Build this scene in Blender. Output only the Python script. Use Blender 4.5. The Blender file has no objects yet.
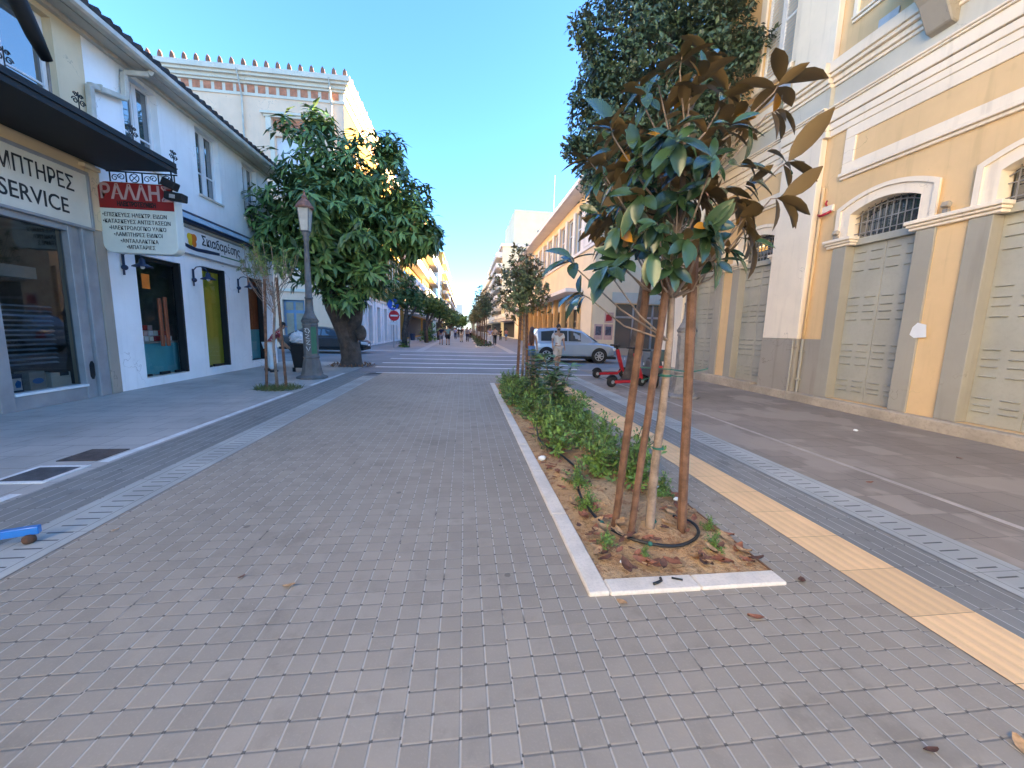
import bpy, bmesh, math, random
import numpy as np
from mathutils import Vector, Matrix
PI = math.pi
random.seed(11)
RNG = np.random.default_rng(7)
SC = bpy.context.scene
COL = SC.collection
# ------------------------------------------------------------------ camera
CAM_H = 1.55
th, psi, ro = math.radians(8.0), math.radians(7.18), math.radians(1.55)
fw = Vector((math.sin(psi)*math.cos(th), math.cos(psi)*math.cos(th), -math.sin(th)))
r0 = Vector((math.cos(psi), -math.sin(psi), 0)); u0 = r0.cross(fw)
rr = math.cos(ro)*r0 + math.sin(ro)*u0
uu = -math.sin(ro)*r0 + math.cos(ro)*u0
cd = bpy.data.cameras.new('camera'); cam = bpy.data.objects.new('camera', cd); COL.objects.link(cam)
cam.matrix_world = Matrix(((rr.x, uu.x, -fw.x, 0), (rr.y, uu.y, -fw.y, 0), (rr.z, uu.z, -fw.z, CAM_H), (0, 0, 0, 1)))
cd.sensor_width = 36; cd.lens = 385/1024*36; cd.clip_start = 0.05; cd.clip_end = 3000
SC.camera = cam
# ------------------------------------------------------------------ light
SUN_AZ, SUN_EL = math.radians(82), math.radians(12)      # azimuth from +Y (street) towards +X (right)
w = bpy.data.worlds.new('World'); SC.world = w; w.use_nodes = True
nt = w.node_tree; nt.nodes.clear()
sky = nt.nodes.new('ShaderNodeTexSky'); sky.sky_type = 'NISHITA'; sky.sun_disc = False
sky.sun_elevation = SUN_EL; sky.sun_rotation = SUN_AZ
sky.air_density = 1.0; sky.dust_density = 0.3; sky.ozone_density = 5.6; sky.altitude = 0
bg = nt.nodes.new('ShaderNodeBackground'); bg.inputs[1].default_value = 0.088
wo = nt.nodes.new('ShaderNodeOutputWorld')
nt.links.new(sky.outputs[0], bg.inputs[0]); nt.links.new(bg.outputs[0], wo.inputs[0])
ld = bpy.data.lights.new('sun', 'SUN'); ld.energy = 5.0; ld.angle = math.radians(0.5); ld.color = (1.0, 0.83, 0.49)
sun = bpy.data.objects.new('sun', ld); COL.objects.link(sun)
sd = Vector((math.sin(SUN_AZ)*math.cos(SUN_EL), math.cos(SUN_AZ)*math.cos(SUN_EL), math.sin(SUN_EL)))
sun.rotation_euler = sd.to_track_quat('Z', 'Y').to_euler()
sun.location = (30, 30, 60)
vs = SC.view_settings; vs.view_transform = 'Standard'; vs.look = 'None'; vs.exposure = 3.36; vs.gamma = 1.0
SC.cycles.max_bounces = 8; SC.cycles.transparent_max_bounces = 16
SC.cycles.use_denoising = True

# ------------------------------------------------------------------ node helpers / materials
class NG:
    def __init__(s, name):
        s.m = bpy.data.materials.new(name); s.m.use_nodes = True
        s.t = s.m.node_tree; s.t.nodes.clear()
        s.out = s.n('ShaderNodeOutputMaterial')
    def n(s, typ, **kw):
        nd = s.t.nodes.new(typ)
        for k, v in kw.items(): setattr(nd, k, v)
        return nd
    def l(s, a, b): s.t.links.new(a, b)
    def put(s, sock, v):
        if hasattr(v, 'is_linked') or hasattr(v, 'links'): s.l(v, sock)
        else: sock.default_value = v
    def math(s, op, a, b=0.0, c=0.0, clamp=False):
        nd = s.n('ShaderNodeMath', operation=op, use_clamp=clamp)
        for i, v in enumerate((a, b, c)):
            if i < len(nd.inputs): s.put(nd.inputs[i], v)
        return nd.outputs[0]
    def mix(s, f, a, b, typ='MIX'):
        nd = s.n('ShaderNodeMix', data_type='RGBA', blend_type=typ)
        s.put(nd.inputs[0], f)
        for i, v in ((6, a), (7, b)):
            if isinstance(v, tuple): v = (v+(1,))[:4]
            s.put(nd.inputs[i], v)
        return nd.outputs[2]
    def step(s, v, lo, hi):        # 0 below lo, 1 above hi
        nd = s.n('ShaderNodeMapRange', interpolation_type='SMOOTHSTEP')
        s.put(nd.inputs[0], v); nd.inputs[1].default_value = lo; nd.inputs[2].default_value = hi
        return nd.outputs[0]
    def noise(s, co, scale, detail=3, rough=0.55):
        nd = s.n('ShaderNodeTexNoise'); s.l(co, nd.inputs['Vector'])
        nd.inputs['Scale'].default_value = scale; nd.inputs['Detail'].default_value = detail; nd.inputs['Roughness'].default_value = rough
        return nd.outputs[0]
    def wn(s, v, dim='1D', w=None):
        nd = s.n('ShaderNodeTexWhiteNoise', noise_dimensions=dim)
        if dim == '1D': s.put(nd.inputs['W'], v)
        else: s.put(nd.inputs['Vector'], v)
        return nd.outputs[0]
    def comb(s, x, y, z=0.0):
        nd = s.n('ShaderNodeCombineXYZ'); s.put(nd.inputs[0], x); s.put(nd.inputs[1], y); s.put(nd.inputs[2], z); return nd.outputs[0]
    def pos(s):
        g = s.n('ShaderNodeNewGeometry'); return g.outputs['Position']
    def objco(s):
        g = s.n('ShaderNodeTexCoord'); return g.outputs['Object']
    def xyz(s, v):
        nd = s.n('ShaderNodeSeparateXYZ'); s.l(v, nd.inputs[0]); return nd.outputs
    def bsdf(s, col, rough=0.7, metal=0.0, bump=None, bstr=0.3, bdist=0.01, spec=0.4, **kw):
        p = s.n('ShaderNodeBsdfPrincipled')
        if isinstance(col, tuple): col = (col+(1,))[:4]
        s.put(p.inputs['Base Color'], col); s.put(p.inputs['Roughness'], rough); s.put(p.inputs['Metallic'], metal)
        p.inputs['Specular IOR Level'].default_value = spec
        for k, v in kw.items(): s.put(p.inputs[k], v)
        if bump is not None:
            b = s.n('ShaderNodeBump'); b.inputs['Strength'].default_value = bstr; b.inputs['Distance'].default_value = bdist
            s.l(bump, b.inputs['Height']); s.l(b.outputs[0], p.inputs['Normal'])
        s.l(p.outputs[0], s.out.inputs[0])
        return p
def scale(c, k): return tuple(min(1, x*k) for x in c[:3])
def M(name, col, rough=0.7, var=0.12, sc=3.0, bump=0.0, metal=0.0, spec=0.4, world=True, fine=0.0, **kw):
    g = NG(name); co = g.pos() if world else g.objco()
    n1 = g.noise(co, sc, 5, 0.6)
    c = g.mix(g.step(n1, 0.3, 0.7), scale(col, 1-var), scale(col, 1+var))
    if fine:
        n2 = g.noise(co, sc*14, 3)
        c = g.mix(g.math('MULTIPLY', g.step(n2, 0.45, 0.72), fine), c, scale(col, 0.55))
    bp = g.noise(co, sc*25, 4) if bump else None
    g.bsdf(c, rough, metal, bp, bump, 0.01, spec, **kw)
    return g.m
def plaster(name, col, dirt=0.25, dcol=(0.25, 0.22, 0.19), rough=0.85):
    """painted render: broad patchiness, rain streaks, fine grain"""
    g = NG(name); co = g.pos(); x, y, z = g.xyz(co)
    n1 = g.noise(co, 0.7, 5, 0.6); n2 = g.noise(co, 5.0, 4)
    st = g.noise(g.comb(g.math('MULTIPLY', x, 7.0), g.math('MULTIPLY', y, 7.0), g.math('MULTIPLY', z, 0.5)), 1.0, 4)
    c = g.mix(g.step(n1, 0.3, 0.7), scale(col, 0.93), scale(col, 1.05))
    c = g.mix(g.math('MULTIPLY', g.step(st, 0.52, 0.78), dirt), c, dcol)
    c = g.mix(g.math('MULTIPLY', g.step(n2, 0.6, 0.8), dirt*0.5), c, dcol)
    n4 = g.noise(co, 1.7, 6, 0.7); c = g.mix(g.math('MULTIPLY', g.step(n4, 0.56, 0.62), dirt*0.55), c, scale(col, 0.80))
    vo = g.n('ShaderNodeTexVoronoi', feature='DISTANCE_TO_EDGE'); wv = g.n('ShaderNodeVectorMath', operation='ADD'); nv = g.n('ShaderNodeTexNoise'); nv.inputs['Scale'].default_value = 2.5; nv.inputs['Detail'].default_value = 5; g.l(co, nv.inputs['Vector']); g.l(co, wv.inputs[0]); g.l(nv.outputs[1], wv.inputs[1]); g.l(wv.outputs[0], vo.inputs['Vector']); vo.inputs['Scale'].default_value = 0.55
    ck = g.math('MULTIPLY', g.math('LESS_THAN', vo.outputs['Distance'], 0.0035), g.step(n1, 0.52, 0.6)); c = g.mix(g.math('MULTIPLY', ck, 0.5), c, dcol)
    g.bsdf(c, rough, 0, g.noise(co, 60, 3), 0.12, 0.01, 0.25)
    return g.m
def glassy(name, tint=(0.9, 0.95, 0.95), refl=0.12):
    g = NG(name)
    tr = g.n('ShaderNodeBsdfTransparent'); tr.inputs[0].default_value = tint+(1,)
    gl = g.n('ShaderNodeBsdfGlossy'); gl.inputs['Roughness'].default_value = 0.02
    lw = g.n('ShaderNodeLayerWeight'); lw.inputs[0].default_value = 0.25
    f = g.math('ADD', g.math('MULTIPLY', lw.outputs[0], 0.7), refl, clamp=True)
    mx = g.n('ShaderNodeMixShader'); g.l(f, mx.inputs[0]); g.l(tr.outputs[0], mx.inputs[1]); g.l(gl.outputs[0], mx.inputs[2])
    g.l(mx.outputs[0], g.out.inputs[0]); return g.m
def leafmat(name, top, under, rough=0.4, var=0.35, spec=0.5, yellow=0.0, ycol=(0.5, 0.28, 0.03)):
    g = NG(name); ge = g.n('ShaderNodeNewGeometry')
    rnd = ge.outputs['Random Per Island']
    a = g.mix(rnd, scale(top, 1-var), scale(top, 1+var))
    r2 = g.wn(g.math('MULTIPLY', rnd, 917.0))
    u = g.mix(r2, scale(under, 0.75), scale(under, 1.25))
    if yellow: 
        ym = g.math('LESS_THAN', g.wn(g.math('MULTIPLY', rnd, 377.0)), yellow)
        a = g.mix(ym, a, ycol); u = g.mix(ym, u, ycol)
    c = g.mix(ge.outputs['Backfacing'], a, u)
    ro_ = g.math('ADD', g.math('MULTIPLY', ge.outputs['Backfacing'], 0.4), rough)
    g.bsdf(c, ro_, spec=spec)
    return g.m

# ------------------------------------------------------------------ mesh builder
ORG = {}
class MB:
    def __init__(s): s.v = []; s.f = []; s.mi = []; s.m = 0
    def add(s, vs_, fs):
        b = len(s.v); s.v += [tuple(v) for v in vs_]; s.f += [[b+i for i in f] for f in fs]; s.mi += [s.m]*len(fs); return s
    def box(s, x0, x1, y0, y1, z0, z1):
        x0, x1 = sorted((x0, x1)); y0, y1 = sorted((y0, y1)); z0, z1 = sorted((z0, z1))
        return s.add([(x0,y0,z0),(x1,y0,z0),(x1,y1,z0),(x0,y1,z0),(x0,y0,z1),(x1,y0,z1),(x1,y1,z1),(x0,y1,z1)],
              [(0,3,2,1),(4,5,6,7),(0,1,5,4),(1,2,6,5),(2,3,7,6),(3,0,4,7)])
    def obox(s, c, ax, ay, az, hx, hy, hz):
        c = Vector(c); ax, ay, az = Vector(ax).normalized()*hx, Vector(ay).normalized()*hy, Vector(az).normalized()*hz
        vs_ = [c-ax-ay-az, c+ax-ay-az, c+ax+ay-az, c-ax+ay-az, c-ax-ay+az, c+ax-ay+az, c+ax+ay+az, c-ax+ay+az]
        return s.add(vs_, [(0,3,2,1),(4,5,6,7),(0,1,5,4),(1,2,6,5),(2,3,7,6),(3,0,4,7)])
    def bar(s, p0, p1, w_, h_=None, up=(0,0,1)):
        p0, p1 = Vector(p0), Vector(p1); d = p1-p0; h_ = h_ or w_
        u = Vector(up)
        if abs(d.normalized().dot(u)) > 0.98: u = Vector((0,1,0))
        sx = d.cross(u).normalized(); sz = sx.cross(d).normalized()
        return s.obox((p0+p1)/2, d, sx, sz, d.length/2, w_/2, h_/2)
    def tube(s, pts, r, n=10, cap=True):
        pts = [Vector(p) for p in pts]; rs = r if isinstance(r, (list, tuple)) else [r]*len(pts)
        b = len(s.v); prev = None
        for i, p in enumerate(pts):
            d = (pts[min(i+1, len(pts)-1)]-pts[max(i-1, 0)]).normalized()
            if prev is None:
                a = Vector((0,0,1)) if abs(d.z) < 0.9 else Vector((1,0,0))
                x = d.cross(a).normalized()
            else: x = (prev-d*prev.dot(d)).normalized()
            prev = x; y = d.cross(x)
            for k in range(n):
                t = 2*PI*k/n; s.v.append(tuple(p+(x*math.cos(t)+y*math.sin(t))*rs[i]))
        fs = []
        for i in range(len(pts)-1):
            for k in range(n):
                fs.append([b+i*n+k, b+i*n+(k+1)%n, b+(i+1)*n+(k+1)%n, b+(i+1)*n+k])
        if cap: fs.append([b+k for k in range(n)][::-1]); fs.append([b+(len(pts)-1)*n+k for k in range(n)])
        s.f += fs; s.mi += [s.m]*len(fs); return s
    def lathe(s, prof, c=(0,0,0), n=16, rot=0.0):
        b = len(s.v); c = Vector(c)
        for r, z in prof:
            for k in range(n):
                t = 2*PI*k/n+rot; s.v.append((c.x+r*math.cos(t), c.y+r*math.sin(t), c.z+z))
        fs = []
        for i in range(len(prof)-1):
            for k in range(n):
                fs.append([b+i*n+k, b+i*n+(k+1)%n, b+(i+1)*n+(k+1)%n, b+(i+1)*n+k])
        fs.append([b+k for k in range(n)][::-1]); fs.append([b+(len(prof)-1)*n+k for k in range(n)])
        s.f += fs; s.mi += [s.m]*len(fs); return s
    def prism(s, poly, to3, d0, d1):
        """poly in 2D, to3(u,v,d)->xyz"""
        n = len(poly)
        vs_ = [to3(u, v, d0) for u, v in poly]+[to3(u, v, d1) for u, v in poly]
        fs = [list(range(n))[::-1], list(range(n, 2*n))]+[[i, (i+1)%n, n+(i+1)%n, n+i] for i in range(n)]
        return s.add(vs_, fs)
    def strip(s, inner, outer, to3, d0, d1):
        n = len(inner)
        vs_ = [to3(u, v, d) for d in (d0, d1) for pl in (inner, outer) for u, v in pl]
        I0, O0, I1, O1 = 0, n, 2*n, 3*n; fs = []
        for i in range(n-1):
            fs += [[I1+i, I1+i+1, O1+i+1, O1+i], [I0+i, O0+i, O0+i+1, I0+i+1], [I0+i, I0+i+1, I1+i+1, I1+i], [O0+i, O1+i, O1+i+1, O0+i+1]]
        fs += [[I0, I1, O1, O0], [I0+n-1, O0+n-1, O1+n-1, I1+n-1]]
        return s.add(vs_, fs)
    def sphere(s, c, rx, ry=None, rz=None, n=12, m=8, jit=0.0):
        ry = ry or rx; rz = rz or rx; b = len(s.v); fs = []
        for i in range(m+1):
            p = PI*i/m
            for k in range(n):
                t = 2*PI*k/n; j = 1+(random.random()-.5)*jit if 0 < i < m else 1
                s.v.append((c[0]+rx*math.sin(p)*math.cos(t)*j, c[1]+ry*math.sin(p)*math.sin(t)*j, c[2]+rz*math.cos(p)*j))
        for i in range(m):
            for k in range(n):
                fs.append([b+i*n+k, b+(i+1)*n+k, b+(i+1)*n+(k+1)%n, b+i*n+(k+1)%n])
        s.f += fs; s.mi += [s.m]*len(fs); return s
    def build(s, name, mats, parent=None, smooth=False, bevel=0.0, fix=False, seg=1):
        me = bpy.data.meshes.new(name)
        org = ORG.get(parent.name, Vector()) if parent else Vector()
        me.from_pydata([(v[0]-org.x, v[1]-org.y, v[2]-org.z) for v in s.v], [], s.f)
        mats = mats if isinstance(mats, (list, tuple)) else [mats]
        for m in mats: me.materials.append(m)
        if len(mats) > 1: me.polygons.foreach_set('material_index', s.mi)
        if fix:
            bm = bmesh.new(); bm.from_mesh(me); bmesh.ops.remove_doubles(bm, verts=bm.verts, dist=1e-5)
            bmesh.ops.recalc_face_normals(bm, faces=bm.faces); bm.to_mesh(me); bm.free()
        if smooth: me.shade_smooth()
        return link(name, me, parent, org, bevel, seg)
def link(name, me, parent, org, bevel=0.0, seg=1):
    o = bpy.data.objects.new(name, me); COL.objects.link(o)
    if parent: o.parent = parent
    ORG[o.name] = org.copy()
    if bevel:
        b = o.modifiers.new('bevel', 'BEVEL'); b.width = bevel; b.segments = seg; b.limit_method = 'ANGLE'; b.angle_limit = 0.7
    return o
def tag(o, label, cat, group=None, kind=None):
    o['label'] = label; o['category'] = cat
    if group: o['group'] = group
    if kind: o['kind'] = kind
    return o
def thing(name, label, cat, loc=(0,0,0), group=None):
    o = bpy.data.objects.new(name, None); COL.objects.link(o); o.location = loc; o.empty_display_size = 0.2
    ORG[o.name] = Vector(loc)
    return tag(o, label, cat, group)
def struct(name, mb, mat): 
    o = mb.build(name, mat); o['kind'] = 'structure'; return o
def kids(o): return [c for c in bpy.data.objects if c.parent == o]
def dup(root, loc=None, rotz=None, label=None, sc=None):
    ch = {}
    for c in bpy.data.objects:
        if c.parent: ch.setdefault(c.parent.name, []).append(c)
    def cp(o, par):
        c = o.copy(); COL.objects.link(c)
        if par: c.parent = par
        for k in ch.get(o.name, []): cp(k, c)
        return c
    r = cp(root, None)
    if loc is not None: r.location = loc
    if rotz is not None: r.rotation_euler = (0, 0, rotz)
    if sc is not None: r.scale = (sc,)*3 if not isinstance(sc, tuple) else sc
    if label: r['label'] = label
    return r
def text(name, body, size, mat, parent, loc, ux, uy, align='LEFT', depth=0.004, bold=0.0, xs=1.0, shear=0.0, fit=None):
    """flat lettering standing on a surface: ux = reading direction, uy = up"""
    c = bpy.data.curves.new(name, 'FONT'); c.body = body; c.size = size; c.align_x = align; c.extrude = depth/2; c.offset = bold; c.shear = shear
    c.resolution_u = 3
    o = bpy.data.objects.new(name, c); COL.objects.link(o)
    dg = bpy.context.evaluated_depsgraph_get(); me = bpy.data.meshes.new_from_object(o.evaluated_get(dg))
    bpy.data.objects.remove(o)
    if fit: xv = [v.co.x for v in me.vertices]; xs = fit/(max(xv)-min(xv))
    ux, uy = Vector(ux), Vector(uy); uz = ux.cross(uy)
    org = ORG.get(parent.name, Vector()) if parent else Vector()
    mt = Matrix(((ux.x*xs, uy.x, uz.x, loc[0]-org.x), (ux.y*xs, uy.y, uz.y, loc[1]-org.y), (ux.z*xs, uy.z, uz.z, loc[2]-org.z), (0,0,0,1)))
    me.transform(mt); me.materials.clear(); me.materials.append(mat)
    return link(name, me, parent, org)
def wall(mb, org, u, n, U0, U1, Z0, Z1, ops, depth):
    """front skin of a wall through org along u, facing n, openings (u0,u1,z0,z1) with reveals going back by depth"""
    org, u, n = Vector(org), Vector(u), Vector(n)
    us = sorted(set([U0, U1]+[a for o in ops for a in o[:2]])); zs = sorted(set([Z0, Z1]+[a for o in ops for a in o[2:4]]))
    us = [a for a in us if U0 <= a <= U1]; zs = [a for a in zs if Z0 <= a <= Z1]
    flip = u.cross(Vector((0,0,1))).dot(n) < 0
    P = lambda a, z, d=0.0: org+u*a+Vector((0,0,z))-n*d
    def q(a, b, c, d): mb.add([a, b, c, d], [(3,2,1,0) if flip else (0,1,2,3)])
    for i in range(len(us)-1):
        for j in range(len(zs)-1):
            a, b, c, d = us[i], us[i+1], zs[j], zs[j+1]; mu, mz = (a+b)/2, (c+d)/2
            if any(o[0] < mu < o[1] and o[2] < mz < o[3] for o in ops): continue
            q(P(a,c), P(b,c), P(b,d), P(a,d))
    for a, b, c, d in ops:
        q(P(a,c), P(a,d), P(a,d,depth), P(a,c,depth)); q(P(b,c,depth), P(b,d,depth), P(b,d), P(b,c))
        q(P(a,d), P(b,d), P(b,d,depth), P(a,d,depth)); q(P(a,c,depth), P(b,c,depth), P(b,c), P(a,c))
def skin(name, verts, edges, mat, parent=None, sub=2, smooth=True):
    """one continuous tapered surface over a skeleton: verts = [(x,y,z,rx,ry)]"""
    me = bpy.data.meshes.new(name); me.from_pydata([v[:3] for v in verts], edges, [])
    o = bpy.data.objects.new(name, me); COL.objects.link(o)
    md = o.modifiers.new('skin', 'SKIN'); md.use_smooth_shade = True; md.branch_smoothing = 0.6
    for i, d in enumerate(me.skin_vertices[0].data):
        v = verts[i]; d.radius = (v[3], v[4] if len(v) > 4 else v[3]); d.use_root = (i == 0)
    ms = o.modifiers.new('sub', 'SUBSURF'); ms.levels = sub; ms.render_levels = sub
    dg = bpy.context.evaluated_depsgraph_get(); dg.update(); m2 = bpy.data.meshes.new_from_object(o.evaluated_get(dg))
    bpy.data.objects.remove(o)
    m2.materials.clear(); m2.materials.append(mat); m2.name = name
    org = ORG.get(parent.name, Vector()) if parent else Vector()
    m2.transform(Matrix.Translation(-org))
    return link(name, m2, parent, org)

# ------------------------------------------------------------------ foliage
def leaf_mesh(name, pos, dirs, ups, L, W, mat, parent, bend=0.25, fold=0.15, st=4):
    """many leaves: pos/dirs/ups (n,3), length L (n), width W (n); st stations along the blade"""
    n = len(pos); dirs = dirs/np.linalg.norm(dirs, axis=1, keepdims=True)
    side = np.cross(dirs, ups); side /= np.maximum(np.linalg.norm(side, axis=1, keepdims=True), 1e-6)
    nor = np.cross(side, dirs)
    ts = np.linspace(0, 1, st); V = np.zeros((n, st, 3, 3))
    prof = np.sin(PI*np.clip(ts, 0, 1)**1.05)**0.62; prof[0] = 0.08; prof[-1] = 0.06
    for k, t in enumerate(ts):
        mid = pos+dirs*(L*t)[:, None]-nor*(L*bend*t*t)[:, None]
        hw = (W*0.5*prof[k])[:, None]
        V[:, k, 0] = mid-side*hw+nor*hw*fold*2; V[:, k, 1] = mid; V[:, k, 2] = mid+side*hw+nor*hw*fold*2
    V = V.reshape(-1, 3); f = []
    for k in range(st-1):
        for c in (0, 1):
            f.append([k*3+c, k*3+c+1, k*3+c+4, k*3+c+3])
    f = np.array(f); F = (f[None]+(np.arange(n)*st*3)[:, None, None]).reshape(-1, 4)
    return np_mesh(name, V, F, mat, parent)
def np_mesh(name, V, F, mat, parent):
    org = ORG.get(parent.name, Vector()) if parent else Vector()
    V = V-np.array(org); me = bpy.data.meshes.new(name)
    me.vertices.add(len(V)); me.vertices.foreach_set('co', V.astype(np.float32).ravel())
    k = F.shape[1]
    me.loops.add(F.size); me.loops.foreach_set('vertex_index', F.astype(np.int32).ravel())
    me.polygons.add(len(F)); me.polygons.foreach_set('loop_start', np.arange(0, F.size, k, dtype=np.int32))
    me.update(calc_edges=True); me.materials.append(mat); me.shade_smooth()
    return link(name, me, parent, org)
def rdir(n, zb=0.0):
    d = RNG.normal(size=(n, 3)); d /= np.linalg.norm(d, axis=1, keepdims=True); d[:, 2] += zb
    return d/np.linalg.norm(d, axis=1, keepdims=True)
def whorls(tips, axes, k, L, spread=0.9, droop=0.0, jit=0.25, lv=0.25):
    """rosettes of k leaves round each tip: returns pos, dirs, ups, L"""
    P, D, U, S = [], [], [], []
    for p, a in zip(tips, axes):
        a = a/np.linalg.norm(a); t = np.cross(a, [0.3, 0.2, 0.9]); t /= np.linalg.norm(t); b = np.cross(a, t); ph = RNG.random()*6.28
        for j in range(k):
            an = ph+j*2.4; sp = spread*(0.55+0.6*RNG.random()); r_ = t*math.cos(an)+b*math.sin(an)
            d = a*math.cos(sp)+r_*math.sin(sp)+np.array([0, 0, -droop*RNG.random()])+RNG.normal(size=3)*jit*0.4
            P.append(p-a*0.03*j*L/0.15*0.3); D.append(d); U.append(a*1.0+np.array([0,0,0.35])+RNG.normal(size=3)*0.15); S.append(L*(1+lv*(RNG.random()-.5)*2))
    return np.array(P), np.array(D), np.array(U), np.array(S)
# ------------------------------------------------------------------ materials
def paver_mat(name, base, w_, l_, joint=(0.46, 0.41, 0.355), var=0.10, grp=3):
    g = NG(name); co = g.pos(); x, y, z = g.xyz(co)
    cx = g.math('DIVIDE', x, w_); col = g.math('FLOOR', cx); fx = g.math('FRACT', cx)
    gr = g.math('FLOOR', g.math('DIVIDE', g.math('ADD', col, g.math('MULTIPLY', g.math('FLOOR', g.math('DIVIDE', y, 0.9)), 2.0)), float(grp)))
    off = g.math('MULTIPLY', g.math('SUBTRACT', g.wn(gr), 0.5), 0.5)
    off = g.math('ADD', off, g.math('MULTIPLY', g.wn(g.math('ADD', col, 31.7)), 0.05))
    cy = g.math('ADD', g.math('DIVIDE', y, l_), off); row = g.math('FLOOR', cy); fy = g.math('FRACT', cy)
    dx = g.math('MULTIPLY', g.math('MINIMUM', fx, g.math('SUBTRACT', 1.0, fx)), w_)
    dy = g.math('MULTIPLY', g.math('MINIMUM', fy, g.math('SUBTRACT', 1.0, fy)), l_)
    big = g.noise(co, 0.35, 5, 0.6); fine = g.noise(co, 90, 3); med = g.noise(co, 6, 4); jn = g.noise(co, 3.0, 4)
    rnd = g.wn(g.comb(col, row), '2D')
    c = g.mix(rnd, scale(base, 1-var), scale(base, 1+var))
    c = g.mix(g.math('MULTIPLY', g.step(big, 0.38, 0.66), 0.42), c, scale(base, 0.66))
    c = g.mix(g.math('MULTIPLY', g.step(med, 0.48, 0.72), 0.38), c, scale(base, 0.70))
    c = g.mix(g.math('MULTIPLY', g.step(fine, 0.5, 0.75), 0.22), c, scale(base, 1.35))
    b2 = g.noise(co, 1.3, 6, 0.7); c = g.mix(g.math('MULTIPLY', g.step(b2, 0.55, 0.66), 0.5), c, scale(base, 0.58)); c = g.mix(g.math('MULTIPLY', g.step(b2, 0.42, 0.30), 0.30), c, (base[0]*1.25, base[1]*1.15, base[2]*1.05))
    od = g.math('GREATER_THAN', rnd, 0.955); c = g.mix(g.math('MULTIPLY', od, 0.4), c, scale(base, 0.72))
    # gum spots
    vo = g.n('ShaderNodeTexVoronoi'); g.l(co, vo.inputs['Vector']); vo.inputs['Scale'].default_value = 2.6
    spot = g.math('MULTIPLY', g.math('LESS_THAN', g.math('ADD', vo.outputs['Distance'], g.math('MULTIPLY', g.noise(co, 40, 2), 0.03)), 0.075), g.math('LESS_THAN', g.wn(vo.outputs['Position'], '3D'), 0.5))
    c = g.mix(g.math('MULTIPLY', spot, 0.6), c, scale(base, 0.3)); vo2 = g.n('ShaderNodeTexVoronoi'); g.l(co, vo2.inputs['Vector']); vo2.inputs['Scale'].default_value = 3.7
    sp2 = g.math('MULTIPLY', g.math('LESS_THAN', vo2.outputs['Distance'], 0.022), g.math('LESS_THAN', g.wn(vo2.outputs['Position'], '3D'), 0.25)); c = g.mix(g.math('MULTIPLY', sp2, 0.7), c, (0.7, 0.66, 0.6))
    # joints: sandy line along the street, thin dark/light ones across
    jx = g.math('SUBTRACT', 1.0, g.step(dx, 0.0026, 0.0052))
    jy = g.math('SUBTRACT', 1.0, g.step(dy, 0.0006, 0.0022))
    rim = g.math('SUBTRACT', 1.0, g.step(g.math('MINIMUM', dx, dy), 0.003, 0.009))
    c = g.mix(g.math('MULTIPLY', rim, 0.15), c, scale(base, 0.55))
    jc = g.mix(g.step(jn, 0.58, 0.70), joint, scale(base, 0.45))
    jc2 = g.mix(g.step(jn, 0.40, 0.6), scale(base, 0.40), joint)
    c = g.mix(g.math('MULTIPLY', jy, 0.5), c, jc2); c = g.mix(g.math('MULTIPLY', jx, 0.9), c, jc)
    dot = g.math('MULTIPLY', g.math('SUBTRACT', 1.0, g.step(dx, 0.005, 0.009)), g.math('SUBTRACT', 1.0, g.step(dy, 0.004, 0.008)))
    c = g.mix(g.math('MULTIPLY', dot, 0.8), c, (0.03, 0.028, 0.026))
    hgt = g.math('SUBTRACT', g.step(g.math('MINIMUM', dx, dy), 0.0, 0.008), g.math('MULTIPLY', fine, 0.15))
    hgt = g.math('ADD', hgt, g.math('MULTIPLY', rnd, 0.25))
    ro_ = g.math('ADD', 0.52, g.math('MULTIPLY', big, 0.3))
    g.bsdf(c, ro_, 0, hgt, 0.45, 0.006, 0.35)
    return g.m
def slab_mat(name, base, u, v, dark=0.55, patch=None, jw=0.004, stain=0.35):
    g = NG(name); co = g.pos(); x, y, z = g.xyz(co)
    br = g.n('ShaderNodeTexBrick'); br.offset = 0.5
    g.l(g.comb(x, y), br.inputs['Vector']); br.inputs['Scale'].default_value = 1.0
    br.inputs['Brick Width'].default_value = u; br.inputs['Row Height'].default_value = v; br.inputs['Mortar Size'].default_value = jw
    br.inputs['Color1'].default_value = scale(base, 0.94)+(1,); br.inputs['Color2'].default_value = scale(base, 1.06)+(1,); br.inputs['Mortar'].default_value = scale(base, dark)+(1,)
    c = br.outputs['Color']; big = g.noise(co, 0.5, 6, 0.62); med = g.noise(co, 4, 5); fine = g.noise(co, 70, 3)
    c = g.mix(g.math('MULTIPLY', g.step(big, 0.42, 0.66), stain), c, scale(base, 0.5))
    c = g.mix(g.math('MULTIPLY', g.step(med, 0.55, 0.75), stain*0.6), c, scale(base, 0.62))
    c = g.mix(g.math('MULTIPLY', g.step(fine, 0.5, 0.8), 0.25), c, scale(base, 1.4))
    if patch:
        pn = g.noise(co, 0.8, 4); 
        bx = g.math('FLOOR', g.math('DIVIDE', x, 0.4)); by = g.math('FLOOR', g.math('DIVIDE', y, 0.4))
        pw = g.wn(g.comb(bx, by), '2D')
        pm = g.step(g.math('ADD', pn, g.math('MULTIPLY', pw, 0.14)), 0.60, 0.66)
        c = g.mix(g.math('MULTIPLY', pm, 0.7), c, patch)
    g.bsdf(c, g.math('ADD', 0.45, g.math('MULTIPLY', big, 0.4)), 0, g.math('ADD', g.math('MULTIPLY', br.outputs['Fac'], -1.0), g.math('MULTIPLY', fine, 0.3)), 0.35, 0.006, 0.35)
    return g.m
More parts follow.
